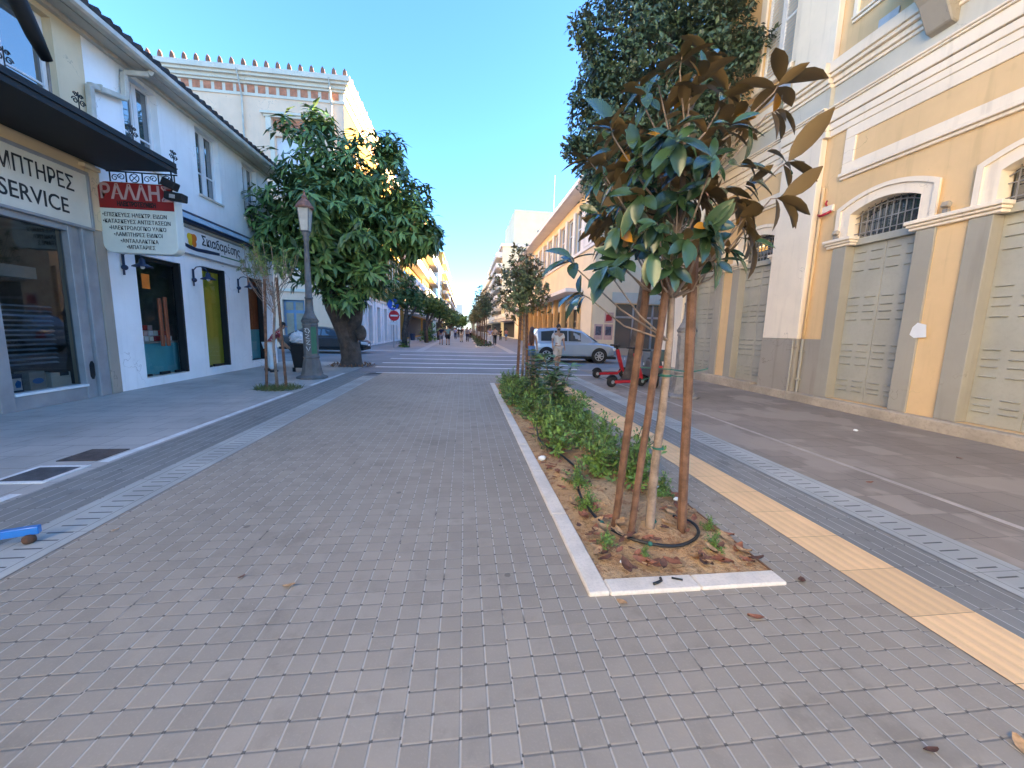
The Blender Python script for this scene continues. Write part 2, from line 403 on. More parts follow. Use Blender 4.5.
def tactile_mat():
    g = NG('tactile'); co = g.pos(); x, y, z = g.xyz(co)
    base = (0.82, 0.52, 0.27)
    rb = g.math('SINE', g.math('MULTIPLY', g.math('SUBTRACT', x, 2.52), 2*PI*5/0.43))
    fy = g.math('FRACT', g.math('DIVIDE', y, 0.42)); dy = g.math('MULTIPLY', g.math('MINIMUM', fy, g.math('SUBTRACT', 1.0, fy)), 0.42)
    row = g.math('FLOOR', g.math('DIVIDE', y, 0.42))
    c = g.mix(g.wn(row), scale(base, 0.9), scale(base, 1.1))
    n1 = g.noise(co, 2.0, 5); fine = g.noise(co, 60, 3)
    c = g.mix(g.math('MULTIPLY', g.step(n1, 0.45, 0.75), 0.35), c, scale(base, 0.66))
    c = g.mix(g.math('MULTIPLY', g.step(fine, 0.55, 0.8), 0.3), c, scale(base, 0.6))
    c = g.mix(g.math('MULTIPLY', g.step(g.math('MULTIPLY', rb, -1.0), 0.4, 0.9), 0.18), c, scale(base, 0.55))
    c = g.mix(g.math('SUBTRACT', 1.0, g.step(dy, 0.001, 0.003)), c, scale(base, 0.35))
    g.bsdf(c, 0.75, 0, rb, 0.35, 0.006, 0.3); return g.m
def drain_mat(x0, x1, flip):
    g = NG('drain_concrete'); co = g.pos(); x, y, z = g.xyz(co)
    base = (0.40, 0.395, 0.365)
    n1 = g.noise(co, 1.5, 5); fine = g.noise(co, 80, 3)
    c = g.mix(g.step(n1, 0.35, 0.7), scale(base, 0.84), scale(base, 1.1))
    c = g.mix(g.math('MULTIPLY', g.step(fine, 0.5, 0.8), 0.3), c, scale(base, 0.7))
    fy = g.math('FRACT', g.math('DIVIDE', y, 0.105)); sl = g.math('MULTIPLY', g.math('LESS_THAN', g.math('ABSOLUTE', g.math('SUBTRACT', fy, 0.5)), 0.07), g.math('LESS_THAN', g.math('ABSOLUTE', g.math('SUBTRACT', x, (x0+x1)/2-0.02*flip)), 0.085))
    c = g.mix(g.math('MULTIPLY', sl, 0.9), c, (0.06, 0.06, 0.06))
    for xe in (x0+0.075, x1-0.075):
        e = g.math('LESS_THAN', g.math('ABSOLUTE', g.math('SUBTRACT', x, xe)), 0.004); c = g.mix(g.math('MULTIPLY', e, 0.6), c, (0.1, 0.1, 0.1))
    f1 = g.math('FRACT', y); e = g.math('LESS_THAN', f1, 0.006); c = g.mix(g.math('MULTIPLY', e, 0.7), c, (0.12, 0.12, 0.12))
    g.bsdf(c, 0.7, 0, g.math('ADD', g.math('MULTIPLY', sl, -2.0), g.math('MULTIPLY', fine, 0.3)), 0.4, 0.008); return g.m
def soil_mat():
    g = NG('soil'); co = g.pos(); n1 = g.noise(co, 2.2, 6, 0.65); n2 = g.noise(co, 25, 4); n3 = g.noise(co, 120, 3)
    c = g.mix(g.step(n1, 0.35, 0.65), (0.50, 0.29, 0.145), (0.60, 0.40, 0.22))
    c = g.mix(g.math('MULTIPLY', g.step(n2, 0.5, 0.7), 0.6), c, (0.17, 0.09, 0.045))
    n5 = g.noise(co, 7, 5, 0.7); c = g.mix(g.math('MULTIPLY', g.step(n5, 0.52, 0.62), 0.65), c, (0.30, 0.13, 0.065)); c = g.mix(g.math('MULTIPLY', g.step(n3, 0.55, 0.68), 0.6), c, (0.62, 0.47, 0.32))
    g.bsdf(c, 0.95, 0, g.math('ADD', n2, g.math('MULTIPLY', n3, 0.5)), 1.0, 0.03, 0.1); return g.m
m_paver = paver_mat('pavers', (0.335, 0.282, 0.222), 0.112, 0.107, grp=4, var=.09)
m_paver_dark = paver_mat('dark_pavers', (0.235, 0.225, 0.205), 0.112, 0.214, joint=(0.45, 0.43, 0.40))
m_slab_l = slab_mat('grey_slabs', (0.45, 0.41, 0.37), 0.5, 0.4, stain=0.5, dark=0.4)
m_slab_r = slab_mat('brown_slabs', (0.285, 0.232, 0.185), 0.4, 0.4, patch=(0.38, 0.31, 0.245), stain=0.34)
m_conc = M('plinth_concrete', (0.45, 0.37, 0.28), 0.9, 0.18, 1.5, 0.4, fine=0.35)
m_kerb = M('white_stone', (0.72, 0.63, 0.53), 0.75, 0.1, 4, 0.25, fine=0.25)
m_line = M('white_paint_line', (0.70, 0.69, 0.67), 0.7, 0.15, 5, fine=0.35)
m_line_r = M('pale_stone_line', (0.46, 0.39, 0.33), 0.8, 0.15, 5, fine=0.3)
m_asph = M('road_asphalt', (0.21, 0.21, 0.215), 0.75, 0.12, 0.8, 0.3, fine=0.3)
m_asph2 = M('far_street_paving', (0.26, 0.26, 0.26), 0.7, 0.1, 0.5, 0.1)
m_soil = soil_mat(); m_tac = tactile_mat()
m_black = M('black_metal', (0.012, 0.012, 0.013), 0.6, 0.1, 4)
m_iron = M('painted_iron', (0.15, 0.145, 0.14), 0.6, 0.2, 6, 0.15, fine=0.3)
m_iron_l = M('weathered_iron', (0.24, 0.215, 0.195), 0.65, 0.25, 6, 0.2, fine=0.35)
m_wood = M('stake_wood', (0.165, 0.085, 0.052), 0.8, 0.35, 11, 0.3, fine=0.35)
m_bark = M('bark', (0.30, 0.22, 0.17), 0.9, 0.3, 14, 0.6, fine=0.4)
m_barkd = M('dark_bark', (0.105, 0.08, 0.065), 0.95, 0.35, 5, 0.9, fine=0.5)
m_green_tie = M('green_tie', (0.02, 0.12, 0.09), 0.5)
m_hose = M('black_hose', (0.018, 0.018, 0.019), 0.4)
m_white = plaster('white_plaster', (0.90, 0.90, 0.90), 0.12)
m_cream = plaster('cream_plaster', (0.74, 0.60, 0.40), 0.15)
m_yellow = plaster('ochre_plaster', (0.75, 0.51, 0.27), 0.22, (0.35, 0.24, 0.12))
m_trim = plaster('pink_white_trim', (0.88, 0.74, 0.58), 0.26, (0.38, 0.29, 0.22))
m_greydado = plaster('grey_dado', (0.36, 0.315, 0.26), 0.3, (0.14, 0.12, 0.10))
m_frieze = plaster('grey_frieze', (0.56, 0.52, 0.44), 0.15)
m_door = M('grey_green_door', (0.41, 0.385, 0.315), 0.55, 0.08, 1.2, 0.05, fine=0.12)
m_pier = plaster('grey_pier', (0.37, 0.335, 0.275), 0.2, (0.14, 0.13, 0.11))
m_pink = plaster('pink_plaster', (0.95, 0.65, 0.45), 0.08)
m_terra = M('terracotta_square', (0.58, 0.22, 0.12), 0.8, 0.25, 3)
m_stone_cream = plaster('cream_cornice', (0.78, 0.68, 0.54), 0.12)
m_tile = M('dark_roof_tile', (0.055, 0.045, 0.045), 0.7, 0.4, 6, 0.2)
m_tile_r = M('terracotta_roof_tile', (0.30, 0.13, 0.08), 0.8, 0.3, 4, 0.2)
m_gut = M('grey_gutter', (0.56, 0.52, 0.44), 0.55, 0.15, 3)
m_soffit = plaster('soffit_paint', (0.55, 0.52, 0.46), 0.2)
m_frame_w = M('white_window_frame', (0.74, 0.74, 0.75), 0.4, 0.06, 3)
m_alu = M('grey_aluminium', (0.33, 0.33, 0.34), 0.45, 0.12, 2, metal=0.2)
def winmat(name, c):
    g = NG(name); g.bsdf(c, 0.03, 0, spec=0.5, IOR=2.1, **{'Coat Weight': 1.0, 'Coat Roughness': 0.02}); return g.m
m_pane = winmat('window_glass', (0.05, 0.065, 0.08))
m_glass = glassy('clear_glass', (0.9, 0.95, 0.95), 0.06)
m_glass_d = glassy('tinted_glass', (0.50, 0.55, 0.56), 0.07)
m_dark = M('dark_interior', (0.05, 0.05, 0.05), 0.8)
m_grey = M('grey_interior', (0.17, 0.18, 0.17), 0.8, 0.3, 2)
m_int_w = M('pale_interior', (0.42, 0.40, 0.35), 0.8)
m_tq = M('turquoise_panel', (0.10, 0.42, 0.50), 0.45, 0.05)
m_lime = M('lime_panel', (0.38, 0.38, 0.035), 0.5, 0.06, 2)
m_brown = M('brown_screen', (0.28, 0.075, 0.02), 0.6, 0.15, 3)
m_orange = M('orange_paint', (0.65, 0.18, 0.02), 0.6)
m_redp = M('red_paint', (0.42, 0.02, 0.03), 0.4, 0.06)
m_signred = M('sign_red', (0.30, 0.022, 0.025), 0.4, 0.05)
m_signw = M('sign_white', (0.72, 0.74, 0.66), 0.4, 0.05, 2)
m_board = M('sign_board', (0.70, 0.67, 0.58), 0.5, 0.06, 1.5)
m_ink = M('black_lettering', (0.02, 0.02, 0.022), 0.5)
m_pinkletter = M('pale_pink_lettering', (0.52, 0.36, 0.35), 0.5)
m_white_p = M('white_paint', (0.78, 0.78, 0.78), 0.5, 0.05)
m_blue = M('blue_paint', (0.02, 0.19, 0.55), 0.4, 0.05)
m_navy = M('navy_paint', (0.02, 0.03, 0.07), 0.4)
m_green = M('green_paint', (0.05, 0.17, 0.10), 0.5)
m_yel = M('yellow_paint', (0.75, 0.5, 0.03), 0.5)
m_rub = M('tyre_rubber', (0.02, 0.02, 0.021), 0.8)
m_bag = M('white_bag', (0.70, 0.72, 0.75), 0.35, 0.05, 12, 0.3)
m_card = M('brown_card', (0.35, 0.24, 0.14), 0.8)

# ------------------------------------------------------------------ setting: ground
def sheet(name, x0, x1, y0, y1, z, mat, kind='structure'):
    o = MB().add([(x0,y0,z),(x1,y0,z),(x1,y1,z),(x0,y1,z)], [(0,1,2,3)]).build(name, mat); o['kind'] = kind; return o
sheet('ground', -900, 900, -300, 1800, -0.03, m_asph)
sheet('pavement', -2.72, 2.52, -6, 13.3, 0.0, m_paver)
sheet('pavement', 2.95, 3.42, -6, 13.3, 0.0, m_paver_dark)
sheet('tactile_paving', 2.52, 2.95, -6, 13.3, 0.004, m_tac)
sheet('drain_channel', -3.12, -2.72, -6, 12.4, 0.004, drain_mat(-3.12, -2.72, -1))
sheet('drain_channel', 3.42, 3.85, -6, 13.0, 0.004, drain_mat(3.42, 3.85, 1))
sheet('pavement', -3.82, -3.12, -6, 13.6, 0.0, m_paver_dark)
sheet('pavement', -7.5, -3.82, -6, 17.2, -0.002, m_slab_l)
sheet('pavement', 3.85, 4.68, -6, 13.3, 0.0, m_slab_r)
sheet('pavement', 4.68, 8.3, -6, 15.4, -0.002, m_slab_r)
for i, (a, b) in enumerate(((-6, 3.72), (4.55, 9.2), (10.3, 13.1))):
    sheet('kerb_line', -3.95, -3.85, a, b, 0.003, m_line)
sheet('kerb_line', 4.66, 4.74, -6, 13.0, 0.003, m_line_r)
sheet('road', -40, 40, 13.3, 25.75, -0.004, m_asph)
for (a, b, x0, x1) in ((13.3, 13.48, -2.95, 4.6), (15.2, 15.5, -3.4, 4.7), (17.0, 17.3, -3.5, 4.8), (19.4, 19.7, -3.6, 4.9), (22.2, 22.5, -3.6, 4.9), (25.5, 25.75, -6.5, 7.5)):
    sheet('road_marking', x0, x1, a, b, 0.001, m_line)
sheet('street', -7.5, 8.6, 25.75, 600, 0.0, m_asph2)
sheet('pavement', 3.0, 3.5, 25.75, 400, 0.004, M('pale_strip', (0.42, 0.38, 0.33), 0.7))
sheet('pavement', -3.2, -2.7, 25.75, 400, 0.004, M('pale_strip_left', (0.36, 0.36, 0.36), 0.7))
# ------------------------------------------------------------------ right: ochre neoclassical building
RX = 8.3
T = lambda u, v, d: (RX-d, u, v)
def bandR(mb, y0, y1, z0, z1, d): mb.box(RX-d, RX+0.02, y0, y1, z0, z1)
yb = thing('ochre_building', 'long ochre neoclassical building with grey arched doors along the right pavement', 'building', (RX, 4, 0))
DOORS = [-0.02, 2.37, 4.76, 7.15, 10.45, 12.83]
mb = MB(); wall(mb, (RX,0,0), (0,1,0), (-1,0,0), 3.3, 15.2, 0.0, 11.7, [(c-.70, c+.70, .2, 4.42) for c in DOORS if c > 3]+[(10.0, 11.1, 8.5, 11.2), (6.0, 7.1, 8.7, 11.2)], 0.3)
wall(mb, (RX,0,0), (0,1,0), (-1,0,0), -1, 3.3, 0.0, 8.3, [(c-.70, c+.70, .2, 4.42) for c in DOORS if c < 3], .3)  # near end, out of view, kept short and low to let light in
mb.add([(RX,3.3,8.3),(24,3.3,8.3),(24,3.3,11.7),(RX,3.3,11.7)], [(0,1,2,3)])
mb.add([(RX,15.2,0),(24,15.2,0),(24,15.2,11.7),(RX,15.2,11.7)], [(3,2,1,0)])
mb.add([(RX,-1,0),(24,-1,0),(24,-1,8.3),(RX,-1,8.3)], [(0,1,2,3)])
mb.add([(24,-1,0),(24,15.2,0),(24,15.2,8.3),(24,-1,8.3)], [(0,1,2,3)])
mb.build('wall', m_yellow, yb)
MB().box(RX-.3, 24.2, 3.1, 15.4, 11.7, 12.0).build('roof', m_trim, yb)
MB().box(RX-.3, 24.2, -1.2, 3.29, 8.5, 8.75).build('low_roof', m_trim, yb)
mb = MB(); mb.box(RX-.22, RX-.002, -1, 9.95, -.02, .2); mb.box(RX-.22, RX-.002, 9.95, 15.3, -.02, .26); mb.build('plinth', m_conc, yb, bevel=.02)
# wide painted pilasters
for (a, b) in ((8.66, 9.77), (13.9, 15.25)):
    MB().box(RX-.15, RX-.001, a, b, 1.52 if a < 10 else .26, 6.1).build('pilaster', m_trim, yb, bevel=.01)
    MB().box(RX-.14, RX-.001, a, b, 7.64, 11.65).build('pilaster', m_trim, yb, bevel=.01)
mb = MB(); mb.box(RX-.155, RX-.001, 8.655, 9.775, .2, 1.518); mb.box(RX-.02, RX-.001, 8.12, 8.654, .2, 1.52); mb.build('dado', m_greydado, yb)
# mouldings
mb = MB()
for (a, b) in ((-1, 8.19), (9.78, 13.88)):
    bandR(mb, a, b, 5.03, 5.09, .05); bandR(mb, a, b, 5.092, 5.16, .10); bandR(mb, a, b, 5.162, 5.36, .03); bandR(mb, a, b, 5.88, 6.10, .03)
    bandR(mb, b-.24, b, 5.362, 5.878, .03)
for (a, b, e) in ((-1, 8.58, 0), (8.582, 9.86, .1), (9.862, 15.25, 0)):
    bandR(mb, a, b, 6.102, 6.24, .05+e); bandR(mb, a, b, 6.242, 6.385, .08+e); bandR(mb, a, b, 6.405, 6.63, .11+e); bandR(mb, a, b, 6.632, 6.67, .15+e); bandR(mb, a, b, 6.672, 6.71, .18+e)
    bandR(mb, a, b, 7.15, 7.22, .10+e); bandR(mb, a, b, 7.222, 7.33, .15+e); bandR(mb, a, b, 7.332, 7.41, .22+e); bandR(mb, a, b, 7.412, 7.63, .27+e)
bandR(mb, 3.3, 8.40, 8.30, 8.36, .05); bandR(mb, 3.3, 8.40, 8.37, 8.42, .08); bandR(mb, 8.30, 8.40, 8.422, 14.6, .05)
mb.build('cornice', m_trim, yb, bevel=.008)
mb = MB(); bandR(mb, -1, 8.58, 6.715, 7.148, .06); bandR(mb, 8.582, 9.86, 6.715, 7.148, .16); bandR(mb, 9.862, 15.25, 6.715, 7.148, .06); mb.build('frieze', m_frieze, yb)
# arched doors
def arch(hw, z0, zs, zp, n=14):
    pts = [(-hw, z0)]+[(hw*(-1+2*i/n), zs+(zp-zs)*(1-(-1+2*i/n)**2)) for i in range(n+1)]+[(hw, z0)]
    return pts
for c in DOORS:
    MB().strip([(c+u, v) for u, v in arch(.66, 3.745, 4.21, 4.38)], [(c+u, v) for u, v in arch(.92, 3.745, 4.36, 4.61)], T, -.2, .05).build('arch_surround', m_trim, yb)
    MB().strip([(c+u, v) for u, v in arch(.86, 3.745, 4.33, 4.56)], [(c+u, v) for u, v in arch(.95, 3.745, 4.385, 4.64)], T, .045, .085).build('arch_moulding', m_trim, yb)
    for s in (-1, 1):
        mb = MB(); ys = sorted((c+s*.66, c+s*.97)); mb.box(RX-.04, RX+.25, ys[0], ys[1], .2, 3.56); mb.build('pier', m_pier, yb, bevel=.008)
    dr = MB(); dr.box(RX+.18, RX+.24, c-.66, c-.004, .205, 3.56); dr.box(RX+.18, RX+.24, c+.004, c+.66, .205, 3.56)
    for yc in (-.50, -.17, .17, .50):
        for zz in (3.40, 3.22, 3.02, 2.45, 2.28, 2.14, 1.97, 1.44, 1.29, 1.16, 1.0, .64, .52, .42):
            wv = .11
            dr.add([(RX+.181, c+yc-wv, zz+.012), (RX+.181, c+yc+wv, zz+.012), (RX+.148, c+yc+wv, zz), (RX+.148, c+yc-wv, zz), (RX+.181, c+yc-wv, zz-.012), (RX+.181, c+yc+wv, zz-.012)], [(0,1,2,3), (3,2,5,4), (0,3,4), (1,5,2)])
    dr.build('door', m_door, yb, bevel=.004)
    MB().box(RX+.10, RX+.24, c-.66, c+.66, 3.56, 3.70).build('transom', m_door, yb, bevel=.006)
    MB().add([T(c-.66, 3.7, -.22), T(c+.66, 3.7, -.22), T(c+.66, 4.4, -.22), T(c-.66, 4.4, -.22)], [(3,2,1,0)]).build('lunette_glass', m_pane, yb)
    gm = MB()
    for i in range(1, 11):
        t = -1+2*i/11; gm.bar(T(c+.66*t, 3.70, -.12), T(c+.66*t, 4.21+.17*(1-t*t), -.12), .014)
    for zz in (3.80, 4.02): gm.bar(T(c-.66, zz, -.12), T(c+.66, zz, -.12), .016)
    for i in range(12):
        t0, t1 = -1+2*i/12, -1+2*(i+1)/12; gm.bar(T(c+.66*t0, 4.13+.17*(1-t0*t0), -.12), T(c+.66*t1, 4.13+.17*(1-t1*t1), -.12), .018)
    gm.build('grille', m_iron_l, yb)
for (a, b) in ((-.98, -.57), (.53, 1.82), (2.92, 4.21), (5.31, 6.60), (7.70, 8.27), (9.78, 9.90), (11.0, 12.28), (13.38, 13.88)):
    mb = MB(); mb.box(RX-.07, RX+.1, a, b, 3.565, 3.62); mb.box(RX-.11, RX+.1, a-.02, b+.02, 3.622, 3.67); mb.box(RX-.15, RX+.1, a-.04, b+.04, 3.672, 3.742); mb.build('impost', m_trim, yb, bevel=.012)
# upper floor: shutters, balcony
for (a, b, z0) in ((10.0, 11.1, 8.5), (6.0, 7.1, 8.7)):
    mb = MB()
    for k in range(2):
        y0, y1 = a+k*(b-a)/2+.01, a+(k+1)*(b-a)/2-.01
        for yy in (y0, y1-.06): mb.box(RX+.05, RX+.10, yy, yy+.06, z0, 11.15)
        for zz in (z0, 9.8, 11.08): mb.box(RX+.05, RX+.10, y0+.06, y1-.06, zz, zz+.07)
        zz = z0+.1
        while zz < 11.05:
            mb.bar((RX+.085, y0+.06, zz), (RX+.085, y1-.06, zz), .05, .012, up=(0.7, 0, 0.7)); zz += .085
    mb.build('shutter', m_frame_w, yb)
    mb = MB()
    for yy in (a-.22, b): mb.box(RX-.06, RX-.001, yy, yy+.22, z0, 11.4)
    mb.build('window_surround', m_trim, yb, bevel=.01)
MB().box(RX-.14, RX-.001, 9.9, 11.3, 8.36, 8.497).build('window_sill', m_trim, yb, bevel=.015)
MB().box(RX-.02, RX-.001, 9.98, 11.9, 7.92, 8.28).build('apron_panel', M('pale_blue_panel', (0.40, 0.44, 0.52), 0.8), yb)
mb = MB(); mb.box(7.25, RX, 3.5, 7.35, 8.15, 8.32); mb.box(7.32, RX, 3.55, 7.3, 8.05, 8.148); mb.build('balcony_slab', m_trim, yb, bevel=.02)
for yc in (6.55, 4.3):
    poly = [(0, 8.05), (.92, 8.05), (.94, 7.86), (.80, 7.72), (.62, 7.55), (.42, 7.35), (.28, 7.12), (.18, 6.95), (.0, 6.9)]
    MB().prism(poly, lambda u, v, d: (RX-u, yc+d, v), -.2, .2).build('bracket', m_greydado, yb, bevel=.02)
MB().box(RX-.03, RX-.001, 7.42, 7.80, 7.70, 7.95).build('plaque', M('pale_plaque', (0.52, 0.53, 0.55), 0.6), yb)
MB().tube([(RX-.07, 8.56, 1.53), (RX-.06, 8.54, 5.0)], .03).build('upper_pipe', m_yellow, yb, smooth=True)
mb = MB(); mb.tube([(RX-.07, 8.56, .0), (RX-.07, 8.56, 1.52)], .03); mb.tube([(RX-.20, 8.70, .0), (RX-.20, 8.70, 1.52)], .022)
for z in (.5, 1.2): mb.box(RX-.11, RX-.001, 8.51, 8.61, z, z+.03)
mb.build('downpipe', m_pier, yb)
for (yy, zz) in ((8.02, 3.745), (6.02, 3.745)):
    l = thing('flood_lamp', 'small grey floodlight on the impost moulding '+('left of the ochre building door' if yy > 7 else 'between two arched grey doors'), 'lamp', (RX-.1, yy, zz), 'small floodlights on the ochre facade')
    MB().box(RX-.14, RX-.06, yy-.03, yy+.03, zz, zz+.06).build('bracket', m_iron_l, l)
    MB().obox((RX-.12, yy, zz+.13), (1,0,-.3), (0,1,0), (.3,0,1), .045, .055, .045).build('lamp_head', m_conc, l, bevel=.01)
t = thing('flag_bracket', 'small dark red wall bracket beside the pink white pilaster', 'bracket', (RX-.02, 8.42, 4.4))
mb = MB(); mb.box(RX-.06, RX-.001, 8.24, 8.60, 4.42, 4.56); mb.build('plate', m_trim, t, bevel=.01)
MB().tube([(RX-.05, 8.28, 4.42), (RX-.12, 8.40, 4.36), (RX-.12, 8.48, 4.36), (RX-.05, 8.60, 4.42)], .03).build('rail', m_redp, t, smooth=True)
MB().tube([(RX-.03, 8.42, 4.56), (RX-.08, 8.42, 4.62), (RX-.05, 8.42, 4.68)], .02).build('hook', m_redp, t, smooth=True)
o = MB().prism([(6.03, 1.62), (6.06, 1.84), (6.2, 1.88), (6.27, 1.80), (6.30, 1.66), (6.22, 1.60)], T, .044, .048).build('paper_notice', m_white_p); tag(o, 'torn white paper stuck on the grey pier beside the arched door', 'notice')

# ------------------------------------------------------------------ left: cream electrical shop and white house
LX = -7.33
TL = lambda u, v, d: (LX+d, u, v)
def bandL(mb, y0, y1, z0, z1, d, back=.02): mb.box(LX-back, LX+d, y0, y1, z0, z1)
def win2(parent, y0, y1, z0, z1, rec=.14, mul=1, hb=None):
    """casement window: frame, two sashes, panes"""
    fr = MB(); e = .06
    for a, b, c, d in ((y0, y1, z0, z0+e), (y0, y1, z1-e, z1), (y0, y0+e, z0+e, z1-e), (y1-e, y1, z0+e, z1-e)): fr.box(LX-rec-.06, LX-rec, a, b, c, d)
    ym = (y0+y1)/2
    fr.box(LX-rec-.05, LX-rec+.02, ym-.05, ym+.05, z0+e, z1-e)
    for zz in (hb or (z0+(z1-z0)*.36,)): 
        fr.box(LX-rec-.05, LX-rec-.01, y0+e, ym-.05, zz-.02, zz+.02); fr.box(LX-rec-.05, LX-rec-.01, ym+.05, y1-e, zz-.02, zz+.02)
    for a, b in ((y0+e, ym-.05), (ym+.05, y1-e)):
        for p, q in ((a, a+.035), (b-.035, b)): fr.box(LX-rec-.04, LX-rec+.005, p, q, z0+e, z1-e)
    f = fr.build('window', m_frame_w, parent, bevel=.004)
    p = MB()
    for a, b in ((y0+e, ym-.05), (ym+.05, y1-e)): p.add([TL(a, z0, -rec-.03), TL(b, z0, -rec-.03), TL(b, z1, -rec-.03), TL(a, z1, -rec-.03)], [(0,1,2,3)])
    p.build('pane', m_pane, f)
    s = MB(); s.box(LX-rec, LX+.05, y0-.04, y1+.04, z0-.05, z0-.001); s.build('window_sill', m_kerb, f)
def room(mb, y0, y1, z0, z1, dep, front=.12):
    a, b = LX-front, LX-dep
    mb.add([(a,y0,z0),(b,y0,z0),(b,y1,z0),(a,y1,z0)], [(0,1,2,3)]); mb.add([(a,y0,z1),(b,y0,z1),(b,y1,z1),(a,y1,z1)], [(3,2,1,0)])
    mb.add([(b,y0,z0),(b,y1,z0),(b,y1,z1),(b,y0,z1)], [(3,2,1,0)])
    mb.add([(a,y0,z0),(b,y0,z0),(b,y0,z1),(a,y0,z1)], [(3,2,1,0)]); mb.add([(a,y1,z0),(b,y1,z0),(b,y1,z1),(a,y1,z1)], [(0,1,2,3)])
def roof_eaves(parent, y0, y1):
    mb = MB(); y = y0+.12
    while y < y1-.05:
        mb.tube([(-6.78, y, 7.13), (-7.3, y, 7.33), (-10.5, y, 8.6)], .095, 8); y += .25
    mb.add([(-6.8,y0,7.07),(-6.8,y1,7.07),(-10.6,y1,8.55),(-10.6,y0,8.55)], [(0,1,2,3)])
    mb.build('roof', m_tile, parent)
    mb = MB(); mb.prism([(-6.76, 7.08), (-6.76, 6.99), (-6.80, 6.95), (-6.93, 6.95), (-6.97, 6.99), (-6.97, 7.08), (-6.94, 7.08), (-6.94, 7.0), (-6.79, 7.0), (-6.79, 7.08)], lambda u, v, d: (u, d, v), y0, y1)
    mb.box(-6.99, -6.975, y0, y1, 6.96, 7.08); mb.build('gutter', m_gut, parent)
    mb = MB(); mb.box(LX, -6.99, y0, y1, 6.97, 7.06); mb.box(LX, LX+.10, y0, y1, 6.90, 6.968); mb.build('soffit', m_soffit, parent)
shop = thing('electrical_shop', 'cream fronted shop with large window and black canopy at the left edge', 'shop', (LX, 6, 0))
mb = MB(); wall(mb, (LX,0,0), (0,1,0), (1,0,0), -6, 9.15, 0, 7.0, [(4.9, 6.92, .12, 3.22), (7.05, 8.42, .22, 3.22), (7.0, 8.60, 5.0, 6.80), (3.6, 5.2, 5.0, 6.80)], .2)
mb.box(LX-9, LX-3.6, -6, 9.149, 0, 7.0)
mb.build('wall', m_cream, shop)
mb = MB(); room(mb, 4.0, 8.98, .1, 3.24, 3.4, .16); mb.build('interior', m_grey, shop)
roof_eaves(shop, -6, 9.2)
mb = MB(); bandL(mb, -6, 4.88, .0, 3.2, .02); mb.build('dado', m_alu, shop)
win2(shop, 7.0, 8.60, 5.0, 6.80); win2(shop, 3.6, 5.2, 5.0, 6.80)
# aluminium shopfront
for a, b, c, d, k in ((6.93, 7.14, .0, 3.25, .05), (8.37, 8.45, .0, 3.25, .05), (8.62, 8.68, .0, 3.27, .07), (4.9, 4.98, 0, 3.2, .05), (7.14, 8.37, .0, .24, .04), (7.14, 8.37, 3.14, 3.25, .04)): mb = MB(); bandL(mb, a, b, c, d, k, .1); mb.build('window_frame', m_alu, shop, bevel=.006)
mb = MB(); bandL(mb, 8.452, 8.618, .0, 3.25, .012, .1); bandL(mb, 8.682, 8.90, .0, 3.27, .035)
sf = mb.build('shopfront_frame', m_alu, shop, bevel=.006)
mb = MB(); bandL(mb, 7.14, 8.39, .242, .285, .07, .35); mb.build('ledge', m_white_p, sf)
MB().add([TL(7.14, .25, -.06), TL(8.37, .25, -.06), TL(8.37, 3.14, -.06), TL(7.14, 3.14, -.06)], [(0,1,2,3)]).build('pane', m_glass_d, sf)
MB().add([TL(4.98, .12, -.06), TL(6.93, .12, -.06), TL(6.93, 3.2, -.06), TL(4.98, 3.2, -.06)], [(0,1,2,3)]).build('pane', m_glass_d, sf)
MB().prism([(8.50,.42),(8.53,.36),(8.57,.36),(8.60,.44),(8.60,.66),(8.57,.72),(8.53,.71),(8.50,.64)], TL, .013, .018).build('vent_cover', m_black, sf)
mb = MB(); bandL(mb, 8.91, 9.148, 3.3, 4.42, .06); bandL(mb, 8.80, 9.148, 4.422, 4.50, .10); mb.build('pilaster', m_cream, shop, bevel=.01)
mb = MB(); bandL(mb, 8.91, 9.148, .0, 3.298, .05); mb.build('pilaster_base', m_greydado, shop, bevel=.01)
# slats imitating a reflection of shutters, and goods, behind the pane
bl = MB()
for i in range(13):
    z = .72+i*.085; bl.bar((LX-.36, 7.18, z), (LX-.36, 8.33, z), .055, .006, up=(.5, 0, .85))
o = bl.build('slat_reflection', M('blue_grey_slat', (0.34, 0.42, 0.50), 0.5)); tag(o, 'blue grey slats imitating shutters reflected in the shop window', 'reflection')
for i, (y, wd, hh, mt, lb) in enumerate(((7.30, .30, .30, m_navy, 'dark product box with white blue label, left of three in window'), (7.68, .26, .32, m_card, 'cream product box with blue oval, middle of three in window'), (8.08, .36, .26, m_board, 'pale carton with dark lid, right of three in window'))):
    t = thing('product_box', lb, 'box', (LX-.2, y, .285), 'product boxes in the shop window')
    if i == 1: mt = m_int_w
    MB().box(LX-.34, LX-.11, y-wd/2, y+wd/2, .286, .286+hh).build('carton', mt, t, bevel=.006)
    if i == 0:
        MB().box(LX-.11, LX-.107, y-.11, y+.12, .32, .52).build('printed_label', m_white_p, t); MB().prism([(y+.03, .36), (y+.10, .36), (y+.11, .46), (y+.06, .49), (y+.02, .43)], TL, -.106, -.103).build('printed_picture', m_blue, t)
    if i == 1: MB().prism([(y+.09*math.cos(a), .44+.05*math.sin(a)) for a in np.linspace(0, 6.0, 14)], TL, -.109, -.105).build('printed_picture', m_blue, t)
    if i == 2: MB().box(LX-.30, LX-.106, y-.02, y+.14, .48, .55).build('lid', m_dark, t)
mb = MB()
for z in (2.05, 2.45, 2.85): mb.box(LX-1.6, LX-1.3, 6.4, 8.2, z, z+.04)
for y in (6.4, 8.16): mb.box(LX-1.6, LX-1.3, y, y+.04, .1, 3.1)
